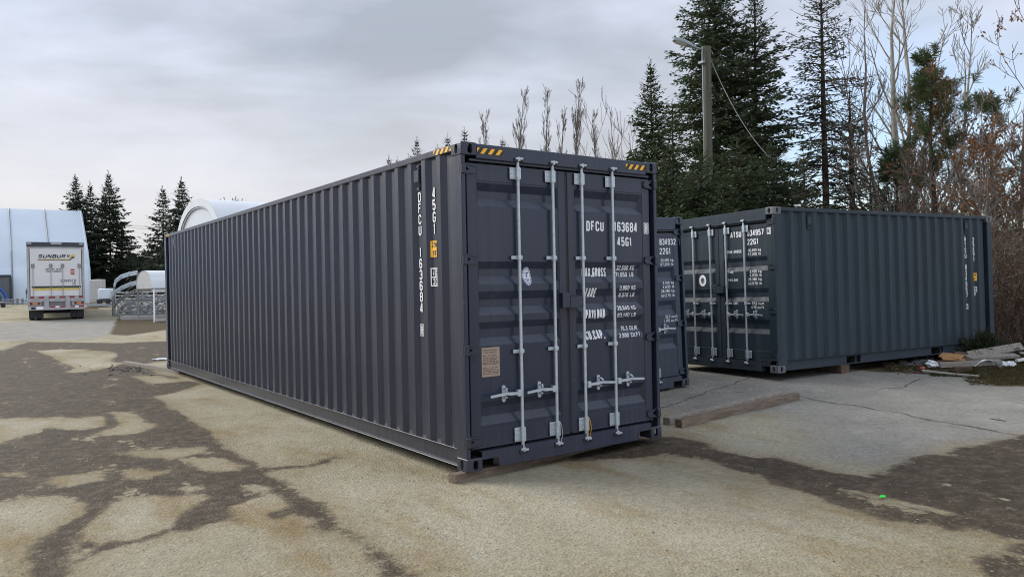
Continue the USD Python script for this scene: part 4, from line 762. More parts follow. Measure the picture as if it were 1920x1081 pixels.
            hb_ = MB(); bx = lambda m_, a, b, *r: m_.box(min(A(a), A(b)), max(A(a), A(b)), *r)
            bx(hb_, .016, .060, -.006, .040, hz - .032, hz + .030, .006)
            obj('handle_hub', hb_, GALV, dr)
            pts = [(A(.05), .004, hz - .001), (A(.15), -.004, hz + .004), (A(.20), -.014, hz + .012), (A(.24), -.012, hz + .006), (A(.37), -.012, hz - .004)]
            hm = MB()
            for a, b, w0, w1 in zip(pts[:-1], pts[1:], (.013, .014, .013, .012), (.014, .013, .012, .011)):
                ring = lambda p, w: [(p[0], p[1] - .006, p[2] - w), (p[0], p[1] + .006, p[2] - w), (p[0], p[1] + .006, p[2] + w), (p[0], p[1] - .006, p[2] + w)]
                h_ = trimesh.convex.convex_hull(np.array(ring(a, w0) + ring(b, w1))); hm.tm(h_)
            obj('door_handle', hm, GALV, dr)
            cm_ = MB(); cx_ = A(.19)
            cp = LineString([(cx_, hz - .052), (cx_, hz + .062)]).buffer(.019)
            cm_ = extrude(cp, YD - .012, YD + .003, FM); cm_.box(cx_ - .012, cx_ + .012, -.006, .045, hz - .035, hz - .018, .004).tube([(cx_, YD - .02, hz + .05), (cx_ - sg * .004, .0, hz + .052), (cx_ + sg * .012, -.022, hz + .03)], .010, 6)
            obj('handle_catch', cm_, GALV, dr)
            if d.get('seal') and rx in (1.03, 1.395):
                zz_ = np.linspace(0, 1, 9); w = np.stack([rx + .02 + .022 * np.sin(zz_ * 3.1) , -.006 + 0 * zz_, .32 - .19 * zz_], -1)
                obj('seal_wire', MB().tube(w, .0022, 5).tube(w * [1, 1, 1] + [-.03, -.004, .015], .002, 5), YEL if rx > 1.2 else plain_w, dr)
        for (s_, xa, xb, zb, h) in d['text']:
            if (xa < CW / 2) != (s == 0): continue
            zm = zb + h / 2; dd = YP + pz(zm)
            a, _ = place(xa, zm, dd); b, _ = place(xb, zm, dd); _, z_ = place(0, zm, dd); hh = h * (1 - dd / ey)
            if s_.startswith('['):
                ch = s_[1]; ge = unary_union([sbox(a, z_ - hh * .56, b, z_ + hh * .56).difference(sbox(a + .008, z_ - hh * .56 + .008, b - .008, z_ + hh * .56 - .008)), text(ch, hh * .86, .03, a + .014, z_ - hh * .43, total=b - a - .028)])
            else: ge = text(s_, hh, hh * .42, a, z_ - hh / 2, total=b - a, t=.17 if h > .06 else .165)
            obj('lettering', drape(ge, FM, dfn, vcuts=cuts, ucuts=PX), WHT, dr, kind='stuff')
        if s == 0:
            (lx, lz, lr, lh), kind = d['logo'][:4], d['logo'][4]
            el = affinity.scale(Point(0, 0).buffer(1, 24), lr, lh)
            P0 = lambda g: affinity.translate(g, lx, lz)
            if kind == 'a':
                obj('door_sticker', drape(P0(el), FM, dfn, vcuts=cuts), WHT, dr)
                fig = [affinity.scale(el, .98, .98).difference(affinity.scale(el, .93, .93)), affinity.scale(el, .76, .76).difference(affinity.scale(el, .70, .70))]
                for a in np.linspace(0, 2 * np.pi, 15)[:-1]: fig.append(affinity.translate(Point(0, 0).buffer(.0045), lr * .84 * math.cos(a), lh * .84 * math.sin(a)))
                fig += [LineString([(0, -lh * .5), (0, lh * .28)]).buffer(.0035), LineString([(-lr * .4, -lh * .22), (-lr * .25, -lh * .42), (0, -lh * .52), (lr * .25, -lh * .42), (lr * .4, -lh * .22)]).buffer(.0035), LineString([(-lr * .25, lh * .05), (lr * .25, lh * .05)]).buffer(.003),
                    affinity.translate(Point(0, 0).buffer(lr * .22), -lr * .14, lh * .32).difference(affinity.translate(Point(0, 0).buffer(lr * .14), -lr * .14, lh * .32)), affinity.translate(Point(0, 0).buffer(lr * .2), lr * .18, lh * .36)]
                obj('sticker_print', drape(P0(unary_union(fig)), FM, dfn, vcuts=cuts, lift=.003), BLUE, dr, kind='stuff')
            else:
                ring = el.difference(affinity.scale(el, .52, .56))
                fig = [affinity.translate(affinity.scale(Point(0, 0).buffer(.5, 8), lr * .34, lh * .22), (k - 1) * lr * .26, lh * (.12 if k != 1 else .24)) for k in range(3)] + [LineString([(0, -lh * .45), (0, lh * .2)]).buffer(.004)]
                obj('door_sticker', drape(P0(ring), FM, dfn, vcuts=cuts), WHT, dr); obj('sticker_print', drape(P0(affinity.scale(el, .5, .54)), FM, dfn, vcuts=cuts, lift=.001), plain_g, dr); obj('sticker_print', drape(P0(unary_union(fig)), FM, dfn, vcuts=cuts, lift=.003), BLK, dr, kind='stuff')
            if d.get('plate'):
                x_, z_ = .205, .815; w, h = .195, .262
                obj('data_plate', MB().box(x_, x_ + w, YP - .004, YP, z_, z_ + h), PLATE, dr)
                ge = [text('APPROVED FOR TRANSPORT', .011, .005, x_ + .018, z_ + h - .030, total=w - .036), text('UNDER CUSTOMS SEAL', .011, .005, x_ + .032, z_ + h - .050, total=w - .064), text('CSC SAFETY APPROVAL', .011, .005, x_ + .022, z_ + h - .155, total=w - .044)]
                rng = np.random.default_rng(5)
                for q, zq in enumerate((.07, .09, .104, .12, .135, .178, .193, .208, .222, .236)):
                    xa = x_ + .012
                    while xa < x_ + w - .03:
                        ln = rng.uniform(.01, .04); ge.append(sbox(xa, z_ + h - zq - .006, min(xa + ln, x_ + w - .01), z_ + h - zq)); xa += ln + rng.uniform(.004, .02)
                obj('plate_print', drape(unary_union(ge), FM, lambda u, v: YP - .004 + 0 * u, lift=.001), BROWNWOOD, dr, kind='stuff')
    zb = d['lockbox']
    obj('lock_box', MB().box(1.105, 1.20, -.012, .05, zb, zb + .145, .004).box(1.203, 1.345, -.012, -.004, zb - .002, zb + .118, .003).box(1.203, 1.345, -.012, YD, zb + .112, zb + .118).box(1.335, 1.343, -.01, YD, zb, zb + .112), pm, t)
    sx = d['sidetext']                                               # which side carries the number
    ys, xs = sidefn(L, pitch, n)
    if sx == 0: SM = lambda u, v, dd: np.stack([dd, -u, v], -1); dep_ = lambda u, v: np.interp(-u, ys, xs) - .004; U = lambda y: -y; ucut = list(-ys); yin = [.428 + pitch * (k + .5) for k in range(2)]
    else: SM = lambda u, v, dd: np.stack([CW - dd, u, v], -1); dep_ = lambda u, v: np.interp(u, ys, xs) - .004; U = lambda y: y; ucut = list(ys); yin = [L - .428 - pitch * (k + .5) for k in range(2)]
    for (chars, k, ztop, step, h) in d['col']:
        ge = []
        for q, ch in enumerate(chars):
            if ch == ' ': continue
            if ch == '[': continue
            z_ = ztop - step * q - h; w = .030 if ch == '1' else .056
            if q and chars[q - 1] == '[':
                ge += [sbox(U(yin[k]) - .034, z_ - .008, U(yin[k]) + .034, z_ + h + .008).difference(sbox(U(yin[k]) - .027, z_ - .001, U(yin[k]) + .027, z_ + h + .001)), text(ch, h * .84, .036, U(yin[k]) - .018, z_ + h * .08, total=.036, t=.12)]
            else: ge.append(text(ch, h, w, U(yin[k]) - w / 2, z_, total=w, t=.16))
        obj('side_lettering', drape(unary_union(ge), SM, dep_, ucuts=ucut), WHT, t, kind='stuff')
    uc = U(yin[0]); za, zb_ = d['hs']
    obj('height_sticker', drape(sbox(uc - .062, za, uc + .062, zb_).buffer(.004).difference(Point(9e9, 0)), SM, dep_, ucuts=ucut, lift=.001), BLK, t)
    obj('height_sticker', drape(sbox(uc - .058, za + .004, uc + .058, zb_ - .004), SM, dep_, ucuts=ucut, lift=.0022), YEL, t)
    hm_ = (zb_ - za) / 2
    obj('sticker_lettering', drape(unary_union([text(d['hst'][0], hm_ * .62, .02, uc - .044, za + hm_ * 1.2, total=.088, t=.16), text(d['hst'][1], hm_ * .62, .02, uc - .034, za + hm_ * .2, total=.068, t=.16)]), SM, dep_, ucuts=ucut, lift=.0034), BLK, t, kind='stuff')
    za, zb_ = d['ic']
    b0 = sbox(uc - .062, za, uc + .062, zb_)
    if d['ic33'] == '33':
        mid = (za + zb_) / 2
        ge = [b0.difference(unary_union([sbox(uc - .051, za + .012, uc + .051, mid - .006), sbox(uc - .051, mid + .006, uc - .008, zb_ - .012), sbox(uc + .002, mid + .006, uc + .051, zb_ - .012)])), text('i', .056, .02, uc - .036, mid + .012, total=.012, t=.22), text('C', .056, .03, uc + .010, mid + .012, total=.034, t=.2), text('33', .056, .03, uc - .040, za + .018, total=.082, t=.18)]
    else:
        z2 = za + .075
        ge = [sbox(uc - .055, z2, uc + .055, zb_).difference(sbox(uc - .044, z2 + .011, uc + .044, zb_ - .011)), text('IC', .05, .03, uc - .03, z2 + .022, total=.06, t=.2), text('37', .056, .03, uc - .04, za, total=.075, t=.18)]
    obj('code_marking', drape(unary_union(ge), SM, dep_, ucuts=ucut), WHT, t, kind='stuff')
    if d.get('tape'):
        def stripes(u0, u1, v0, v1):
            h = v1 - v0; r = sbox(u0, v0, u1, v1); st = []
            a = u0 - h
            while a < u1: st.append(Polygon([(a, v0), (a + .040, v0), (a + .040 + h * .8, v1), (a + h * .8, v1)])); a += .082
            return r, unary_union(st).intersection(r)
        for (u0, u1, v0, v1, mp, df) in ((.168, .452, 2.802, 2.852, FM, lambda u, v: .006 + 0 * u), (CW - .452, CW - .168, 2.802, 2.852, FM, lambda u, v: .006 + 0 * u),
                (-.49, -.180, H - .060, H - .013, lambda u, v, dd: np.stack([dd, -u, v], -1), lambda u, v: .006 + 0 * u), (-(L - .180), -(L - .49), H - .060, H - .013, lambda u, v, dd: np.stack([dd, -u, v], -1), lambda u, v: .006 + 0 * u)):
            r, st = stripes(u0, u1, v0, v1)
            tp = obj('hazard_tape', drape(r, mp, df, lift=.0012), BLK, t)
            obj('stripe', drape(st, mp, df, lift=.0024), YEL, tp, kind='stuff')
    return t

plain_w = plain('seal_wire_white', (.62, .62, .6), .5); plain_g = plain('emblem_grey', (.22, .22, .23), .5)
def cmat(p, shift):                                                  # pose of a container: its door-end corner, yaw and tilt
    x, y, z, a, tx, ty = p
    Rz = np.array([[math.cos(a), -math.sin(a), 0], [math.sin(a), math.cos(a), 0], [0, 0, 1]]); Rx = np.array([[1, 0, 0], [0, math.cos(tx), -math.sin(tx)], [0, math.sin(tx), math.cos(tx)]]); Ry = np.array([[math.cos(ty), 0, math.sin(ty)], [0, 1, 0], [-math.sin(ty), 0, math.cos(ty)]])
    T = np.eye(4); T[:3, :3] = Rz @ Rx @ Ry; T[:3, 3] = np.array([x, y, z]) + T[:3, :3] @ np.array([-shift, 0, 0]); return T
def leye(T): return (np.linalg.inv(T) @ np.append(EYE, 1))[:3]
TA = np.eye(4)
A_pans = [(.385, .461, .538, .596), (1.094, 1.163, 1.242, 1.305), (1.366, 1.436, 1.506, 1.580), (1.643, 1.714, 1.783, 1.849), (2.345, 2.412, 2.482, 2.553)]
A_text = [('DFCU', 1.426, 1.659, 2.150, .100), ('163684', 1.80, 2.127, 2.153, .100), ('[8', 2.217, 2.283, 2.148, .100), ('45G1', 1.838, 2.040, 2.007, .094), ('MAX.GROSS', 1.352, 1.672, 1.700, .092), ('32,500 KG', 1.818, 2.064, 1.764, .048), ('71,650 LB', 1.801, 2.055, 1.697, .046),
    ('TARE', 1.390, 1.540, 1.497, .092), ('3,860 KG', 1.862, 2.086, 1.560, .048), ('8,510 LB', 1.846, 2.065, 1.493, .042), ('PAYLOAD', 1.397, 1.654, 1.286, .094), ('28,640 KG', 1.820, 2.076, 1.359, .044), ('63,140 LB', 1.826, 2.082, 1.287, .042),
    ('CU.CAP.', 1.381, 1.630, 1.084, .090), ('76.3 CU.M.', 1.859, 2.101, 1.152, .044), ('2,690 CU.FT.', 1.842, 2.154, 1.080, .044)]
container('long dark grey shipping container in the middle with hazard tape on its top corners', 12.192, 2.896, TA, PA, PA, dict(rail=.155, pans=A_pans, hinges=(2.662, 1.866, 1.064, .256), mids=(1.884, 1.024), hz=.645, text=A_text, logo=(.748, 1.713, .052, .088, 'a'), plate=True, seal=True, lockbox=1.405,
    sidetext=0, col=[('45G1', 0, 2.560, .113, .103), ('DFCU 163684[8', 1, 2.545, .1065, .098)], hs=(1.905, 2.065), hst=("2.9m", "9'6'"), ic=(1.635, 1.808), ic33='33', tape=True), leye(TA))
B_pans = [(.600, .676, .758, .822), (1.114, 1.186, 1.256, 1.330), (1.610, 1.682, 1.766, 1.834)]
def b_text(a, b, chk, shift=0.0):
    X = lambda v: CW + v + shift
    return [(a, X(-.905), X(-.668), 2.165, .096), (b, X(-.542), X(-.202), 2.166, .097), ('[' + chk, X(-.130), X(-.050), 2.170, .096), ('22G1', X(-.548), X(-.316), 2.026, .096), ('MAX GROSS', X(-.976), X(-.676), 1.911, .048), ('30,480 kg', X(-.536), X(-.266), 1.918, .042), ('67,200 lb', X(-.538), X(-.27), 1.856, .042),
        ('TARE', X(-.978), X(-.862), 1.581, .040), ('PAYLOAD', X(-.978), X(-.766), 1.452, .040), ('2,100 kg', X(-.510), X(-.27), 1.576, .042), ('4,630 lb', X(-.512), X(-.27), 1.517, .042), ('28,380 kg', X(-.548), X(-.27), 1.453, .044), ('62,570 lb', X(-.551), X(-.27), 1.386, .042), ('CU. CAP.', X(-.981), X(-.77), 1.067, .042), ('33.2 cu.m.', X(-.485), X(-.225), 1.067, .044), ('1,170 cu.ft.', X(-.510), X(-.22), 1.005, .044)]
PBT = cmat((6.65333680, 1.51561914, .194153858, -1.68067197, .00329112217, -.0116225887), CW); PCT = cmat((5.50514898, 2.28499824, .0470940613, -.0257402415, -.00488607758, -.0291021104), CW)
bd = lambda tx: dict(rail=.065, pans=B_pans, hinges=(2.364, 1.660, .966, .232), mids=(1.085,), hz=.905, text=tx, logo=(.80, 1.484, .085, .098, 'b'), lockbox=1.264, sidetext=1, col=[('22G1', 0, 2.175, .118, .106), ('ATSU 834957[3', 1, 2.190, .1065, .094)], hs=(1.345, 1.50), hst=("2.6m", "8'6'"), ic=(1.063, 1.236), ic33='37')
d_ = bd(b_text('ATSU', '834957', '3')); d_['flip'] = 1
WORN = paint('paint_worn_grey', (.11, .12, .13), (.30, .28, .26), .55, .35, .5)
container('weathered blue grey shipping container standing across on the right', 6.058, 2.591, PBT, PB, WORN, d_, leye(PBT))
d_ = bd(b_text('ATSU', '834932', '0', .02)); d_['col'] = [('22G1', 0, 2.175, .118, .106), ('ATSU 834932[0', 1, 2.190, .1065, .094)]
container('navy shipping container peeping out between the long grey one and the weathered one', 6.058, 2.591, PCT, PC, PC, d_, leye(PCT))

# ------------------------------------------------------------------ timbers under and beside the containers
def gfull(x, y):
    q = np.stack([np.atleast_1d(x), np.atleast_1d(y), 0 * np.atleast_1d(x)], -1).astype(float)
    return gz(q[:, 0], q[:, 1]) + (meshkit.fbm(q * 1.4, 4, 3) - .5) * .022 + (meshkit.noise(q * 13, 5) - .5) * .006
def beam(name, label, cat, p0, p1, w, h, m, roll=0.0, c=.006, group=None, split=False):
    """Squared timber or board: p0 and p1 the middle of its two ends at the underside."""
    p0, p1 = np.asarray(p0, float), np.asarray(p1, float); L = np.linalg.norm(p1 - p0); x = (p1 - p0) / L; y = nrm(np.cross([0, 0, 1.], x)); z = np.cross(x, y)
    y, z = y * math.cos(roll) + z * math.sin(roll), z * math.cos(roll) - y * math.sin(roll)
    T = np.eye(4); T[:3, 0], T[:3, 1], T[:3, 2], T[:3, 3] = x, y, z, p0
    rng = R_(int(abs(p0[0] * 917 + p0[1] * 331)) % 9999); n = max(3, int(L / .35)); s = np.linspace(0, L, n)
    ring = np.array([(-w / 2 + c, 0), (w / 2 - c, 0), (w / 2, c), (w / 2, h - c), (w / 2 - c, h), (-w / 2 + c, h), (-w / 2, h - c), (-w / 2, c)])
    v = np.array([[(a, r[0] + rng.normal(0, .0016), r[1] + rng.normal(0, .0016)) for r in ring] for a in s]); k = 8
    f = [(a * k + j, (a + 1) * k + j, (a + 1) * k + (j + 1) % k, a * k + (j + 1) % k) for a in range(n - 1) for j in range(k)]
    vv = v.reshape(-1, 3); f = np.array(f)[:, ::-1]; caps = [(0, j + 1, j) for j in range(1, k - 1)] + [((n - 1) * k, (n - 1) * k + j, (n - 1) * k + j + 1) for j in range(1, k - 1)]
    f3 = np.vstack([f[:, [0, 1, 2]], f[:, [0, 2, 3]], np.array(caps)])
    o = thing(name, label, cat, mat4=T, group=group); obj('wood', (vv, f3), m, o, smooth=40); return o
c7, s7 = math.cos(.126), math.sin(.126)
nrm2 = np.array([-s7, c7, 0])
a0 = np.array([-.115, .016, -.094]) + nrm2 * .047
beam('timber_beam', 'brown squared timber carrying the door end of the long container', 'timber', a0, a0 + np.array([c7, s7, 0]) * 2.75, .094, .094, TIMBER)
beam('timber_beam', 'weathered timber sticking out past the far end of the long container', 'timber', (.16, 11.55, -.098), (-.42, 14.75, -.088), .11, .10, GREYWOOD)
beam('timber_beam', 'timber hidden in the dark under the far end of the long container', 'timber', (.25, 11.95, -.10), (2.4, 11.95, -.10), .10, .10, TIMBER)
q0, q1 = G(1279, 802), G(1500, 749); dv = nrm(np.cross([0, 0, 1.], q1 - q0)); e = np.array([0, 0, -.006])
beam('timber_beam', 'nearer brown timber of the pair lying loose right of the long container', 'timber', q0 + dv * .05 + e, q1 + dv * .05 + e, .098, .098, TIMBER)
r0, r1 = G(1256, 797), G(1466, 745.5)
beam('timber_beam', 'farther grey timber of the pair lying loose right of the long container', 'timber', r0 + dv * .05 + e, r1 + dv * .05 + e, .10, .092, GREYWOOD)
ob = PBT[:3, :3]; bl0 = PBT[:3, 3]
for y_, lb in ((1.55, 'brown block under the side of the weathered container'), (5.3, 'timber under the far end of the weathered container')):
    pA = bl0 + ob @ np.array([CW + .03, y_, 0]); pB = bl0 + ob @ np.array([.1, y_, 0]); pA[2] = g1(*pA[:2]) - .02; pB[2] = g1(*pB[:2]) - .02
    beam('support_block', lb, 'timber', pA, pB, .20, (bl0 + ob @ np.array([CW, y_, .03]))[2] - pA[2], BROWNWOOD)

# ------------------------------------------------------------------ scrap pile at the end of the weathered container
bk = lambda px, py, d: P(px, py, d)
for (lb, a, b, w, h, m, rl) in [
    ('large grey plank lying across the top of the scrap pile', (1814, 669, 13.6), (1914, 652, 13.9), .15, .045, GREYWOOD, .95),
    ('grey plank wedged just under the large top plank', (1812, 675, 13.3), (1906, 671, 13.5), .14, .05, GREYWOOD, .3),
    ('thick grey plank with a dark end across the middle of the scrap pile', (1760, 692.5, 12.7), (1874, 688, 12.9), .09, .085, GREYWOOD, .1),
    ('orange brown fresh board tilted in the scrap pile', (1764, 668, 13.2), (1804, 673, 12.9), .16, .025, ORANGEWOOD, .4),
    ('pale short board below the orange brown one', (1766, 675, 13.0), (1808, 678, 12.9), .12, .025, ORANGEWOOD, .2),
    ('dark brown board behind the orange brown one', (1790, 667, 13.6), (1826, 669, 13.6), .14, .03, BROWNWOOD, .5),
    ('dark brown board slanting below the pale short one', (1760, 684, 12.9), (1822, 677, 13.0), .14, .03, BROWNWOOD, .3),
    ('left pale lath lying at the front of the scrap pile', (1729, 699.5, 12.28), (1778, 704.5, 12.0), .05, .03, plain('pale_lath', (.40, .38, .33), .8, 0, .2), 0),
    ('right pale lath lying at the front of the scrap pile', (1778, 704.5, 11.97), (1835, 710, 11.65), .05, .03, plain('pale_lath_b', (.36, .34, .30), .8, 0, .2), 0),
    ('short brown block behind the front laths', (1788, 698, 12.4), (1822, 699, 12.3), .10, .07, BROWNWOOD, 0),
    ('white stick cut by the right edge of the picture', (1906, 680, 13.0), (1940, 673, 13.2), .05, .04, plain('white_stick', (.6, .59, .56), .6), 0),
    ('thin white stick above the other one at the right edge', (1911, 664, 13.8), (1940, 668, 13.6), .04, .03, plain('white_stick_b', (.6, .59, .56), .6), 0)]:
    pa, pb_ = P(*a), P(*b)
    for p_ in (pa, pb_): p_[2] = max(p_[2], g1(p_[0], p_[1]) + .012) + (.02 if p_[2] > .08 else 0)
    beam('scrap_plank', lb, 'plank', pa, pb_, w, h, m, roll=rl, c=.004)
st = thing('curved_strip', 'white plastic strip bent in an arc over the scrap pile', 'plastic strip'); cs = np.array([P(x, y, d) for x, y, d in ((1828, 686, 12.75), (1838, 678, 12.75), (1852, 674, 12.75), (1866, 676, 12.72), (1876, 684, 12.68), (1883, 691, 12.6))])
m = MB(); wv_ = nrm(fw * [1, 1, 0]) * .09; m.add(np.vstack([cs, cs + wv_, cs + wv_ - [0, 0, .006], cs - [0, 0, .006]]), [(i + a * 6, i + 1 + a * 6, i + 1 + ((a + 1) % 4) * 6, i + ((a + 1) % 4) * 6) for a in range(4) for i in range(5)]); obj('strip', m, PLASTIC, st)
def crumple(c, r, seed, sq=(1, 1, .7), amp=.5):
    s = trimesh.creation.icosphere(3, 1.0); v = np.array(s.vertices); n_ = meshkit.fbm(v * 2.4 + seed * 7.3, 4, seed); v = v * (1 + amp * (n_ - .5) * 2)[:, None] * np.array(sq) * r + c; return v, np.array(s.faces)
for (lb, px, py, d, r, sd_) in [('crumpled white plastic bag on the left half of the scrap pile', 1748, 682, 12.75, .085, 3), ('crumpled white plastic bag at the right end of the bent strip', 1890, 684, 12.9, .095, 4)]:
    c = P(px, py, d); o = thing('plastic_bag', lb, 'bag', c); obj('bag', crumple(np.zeros(3), r, sd_, amp=.75), PLASTIC, o)
rng = R_(91); mb = MB()
for _ in range(95):
    p = G(rng.uniform(1668, 1900), rng.uniform(682, 704)); L = rng.uniform(.05, .35); a = rng.uniform(0, 3.14); e_ = rng.uniform(-.05, .35); dd = np.array([math.cos(a), math.sin(a), e_]) * L; mb.tube(np.array([p + [0, 0, .015], p + dd * .5 + [0, 0, .03], p + dd]), rng.uniform(.003, .009), 4)
o = obj('sticks', mb, BROWNWOOD); tag(o, 'broken sticks and bark strewn around the scrap pile', 'debris', kind='stuff')
mb = MB()
for _ in range(16): p = G(rng.uniform(1672, 1742), rng.uniform(674, 690)); v, f = crumple(p + [0, 0, .03], rng.uniform(.04, .10), int(rng.integers(1, 99)), (1.3, 1, .5)); mb.add(v[:], f)
o = obj('dark_rubbish', mb, plain('dark_rubbish', (.05, .05, .055), .5, 0, .5, 12.)); tag(o, 'dark rubbish lying along the bottom of the weathered container', 'rubbish', kind='stuff')
c = P(1729, 690, 12.45); o = thing('red_scrap', 'small red scrap left of the left white bag', 'scrap', c); obj('scrap', crumple(np.zeros(3), .05, 9, (1.4, .7, .5)), plain('scrap_red', (.30, .06, .05), .5), o)
c = G(1655, 933); o = thing('green_scrap', 'small neon green plastic scrap on the damp ground', 'scrap', c + [0, 0, .014])
v, f = crumple(np.zeros(3), .022, 5, (1.35, .8, .35), .5); obj('scrap', (v, f), GREENP, o, smooth=50)
c = G(303, 674); o = thing('paper_scrap', 'pale flat scrap on the ground at the far corner of the long container', 'scrap', c + [0, 0, .02]); obj('sheet', crumple(np.zeros(3), .16, 6, (1.3, .8, .12), .4), PLASTIC, o)
# grass and weeds
def blades(n, gen, hmin, hmax, w, m, label, seed, name='grass'):
    rng = R_(seed); fo = Fol(); xy = np.array([gen(rng) for _ in range(n)]); z = gz(xy[:, 0], xy[:, 1]); b = np.column_stack([xy, z - .01]); D = nrm(np.column_stack([rng.normal(0, .55, (n, 2)), np.ones(n)]))
    fo.add(b, D, rng.uniform(hmin, hmax, n), np.full(n, w) * rng.uniform(.6, 1.3, n), nrm(np.cross(D, rng.normal(0, 1, (n, 3))))); o = obj(name, fo.mesh(.35), m); tag(o, label, 'grass', kind='stuff')
def in_px(x0, x1, y0, y1):
    A = Gv([(x0, y0), (x1, y0), (x1, y1), (x0, y1)])
    def f(r): u, v = r.random(2); return (A[0] * (1 - u) + A[1] * u) * (1 - v) + (A[3] * (1 - u) + A[2] * u) * v
    return f
blades(2600, in_px(1660, 1760, 678, 697), .03, .12, .010, GRASS, 'dry weeds along the foot of the weathered container', 92)
blades(5200, in_px(1815, 1990, 668, 722), .03, .13, .010, GRASS, 'dry brown grass right of the scrap pile', 93)
blades(1500, in_px(1745, 1835, 690, 706), .03, .11, .010, GRASSG, 'green grass tufts between the front laths', 94)
blades(2400, in_px(1850, 1990, 640, 668), .06, .22, .012, GRASSG, 'greener grass behind the scrap pile', 95)
def shrub(label, px, py, d, R, H, n, m, seed):
    b = base(px, d); t = thing('green_shrub', label, 'shrub', b); rng = R_(seed); fo = Fol(); br = MB()
    for _ in range(34):
        az, el = rng.uniform(0, 6.28), rng.uniform(.25, 1.45); L = H * rng.uniform(.55, 1.05); hd = np.array([math.cos(az) * math.cos(el) * R / H * 1.3, math.sin(az) * math.cos(el) * R / H * 1.3, math.sin(el)]); s = np.linspace(0, 1, 4)[:, None]; pts = hd * L * s - [0, 0, 1] * (.15 * L * s ** 2); br.tube(pts, .008, 3, cap=False)
        m_ = n // 34; s0 = rng.uniform(.2, 1, m_); p = hd * L * s0[:, None] - [0, 0, 1] * (.15 * L * s0 ** 2)[:, None] + rng.normal(0, .03, (m_, 3)); D = nrm(hd + rng.normal(0, .6, (m_, 3))); fo.add(p, D, rng.uniform(.06, .14, m_), rng.uniform(.012, .025, m_), nrm(np.cross(D, rng.normal(0, 1, (m_, 3)))))
    obj('stems', br, TWIG, t, kind='stuff'); obj('crown', fo.mesh(.2), m, t, kind='stuff')
shrub('low green shrub in front of the far end of the weathered container', 1845, 650, 14.0, .42, .62, 3400, leafy('shrub_green', (.03, .045, .018), (.09, .115, .05)), 96)

# ------------------------------------------------------------------ parked trailer, seen from behind
pt = G(107, 598.5); tr = thing('semi_trailer', 'white box semi trailer parked with its doors towards the camera', 'trailer', pt, face(pt))
TX = lambda zx: (zx - 420) * .00377; TZ = lambda zy: (1005 - zy) * .004457
TF = lambda u, v, d: np.stack([u, d + 0 * u, v], -1)
obj('box_body', MB().box(-1.295, 1.295, .05, 14.0, 1.05, 4.06, .02), TRW, tr)
obj('roof_bar', MB().box(-1.30, 1.30, -.01, .06, TZ(140), TZ(84), .015), plain('roof_bar_black', (.03, .035, .045), .35), tr)
obj('roof_light', MB().box(-.22, .27, -.016, -.008, TZ(110), TZ(89)), TRG, tr)
for s in (-1, 1): obj('corner_lamp', MB().box(*sorted((s * 1.08, s * 1.26)), -.016, -.008, TZ(110), TZ(92)), TRG, tr)
obj('door_header', MB().box(-1.28, 1.28, 0, .06, TZ(158), TZ(140)), TRG, tr)
for s in (-1, 1):
    obj('rear_post', MB().box(*sorted((s * 1.165, s * 1.30)), -.005, .06, TZ(745), TZ(140), .012), TRG, tr)
    obj('door_seal', MB().box(*sorted((s * 1.165, s * 1.195)), -.008, .0, TZ(718), TZ(160)), plain('seal_dark', (.05, .045, .04), .6), tr)
obj('rear_door', MB().box(-1.163, 1.163, .0, .06, TZ(718), TZ(160), .004), TRW, tr)
for zx in (146, 358, 499, 703):
    x = TX(zx); obj('lock_rod', MB().tube([(x, -.02, TZ(716)), (x, -.02, TZ(345))], .014, 6), TRG, tr); obj('rod_plate', MB().box(x - .075, x + .075, -.022, -.002, TZ(388), TZ(338), .004), plain('plate_grey', (.20, .20, .21), .5), tr)
def tl(name, ge, m, lift=.003, depth=0.0): return obj(name, drape(ge, TF, lambda u, v: depth + 0 * u, lift=lift), m, tr, kind='stuff')
logo = text('SUNBURY', TZ(228) - TZ(272), .16, TX(206), TZ(272), t=.24, gap=.16, total=TX(585) - TX(206), shear=.30)
tl('lettering', logo, plain('logo_dark', (.02, .022, .045), .4))
pd = plain('stripe_green_black', (.012, .022, .018), .4); py_ = plain('stripe_yellow', (.56, .42, .10), .4)
tl('logo_line', Polygon([(TX(207), TZ(290)), (TX(205), TZ(282)), (TX(575), TZ(282)), (TX(600), TZ(236)), (TX(655), TZ(226)), (TX(655), TZ(250)), (TX(612), TZ(252)), (TX(588), TZ(290))]), py_)
tl('logo_line', unary_union([Polygon([(TX(203), TZ(298)), (TX(203), TZ(291)), (TX(590), TZ(291)), (TX(614), TZ(255)), (TX(648), TZ(253)), (TX(640), TZ(272)), (TX(616), TZ(275)), (TX(596), TZ(298))])]), plain('logo_dark2', (.02, .022, .045), .4), .0045)
tl('lettering', text('JOIN OUR TEAM', .085, .07, TX(287), TZ(412), total=.74, t=.2), BLK); tl('lettering', text('1-800-SUNBURY', .085, .07, TX(285), TZ(438), total=.77, t=.2), BLK)
tl('lettering', text('63948TB', .145, .09, TX(472), TZ(555), total=.70, t=.13), BLK); tl('lettering', text('25', .145, .08, TX(613), TZ(592), total=.165, t=.13), BLK)
tl('warning_label', sbox(TX(586), TZ(476), TX(652), TZ(392)), plain('label_white', (.62, .55, .54), .5))
tl('warning_lettering', unary_union([sbox(TX(594), TZ(b), TX(644), TZ(a)) for a, b in ((403, 418), (430, 444), (454, 466))]), RED, .0045)
tl('door_stripe', sbox(-1.10, TZ(623), 1.12, TZ(600)), pd); tl('door_stripe', sbox(-1.03, TZ(650), 1.10, TZ(624)), py_)
obj('rear_sill', MB().box(-1.30, 1.30, -.06, .10, TZ(785), TZ(745), .01), TRG, tr)
obj('reflective_tape', MB().box(-1.16, 1.22, -.045, .0, TZ(742), TZ(724)), RED, tr)
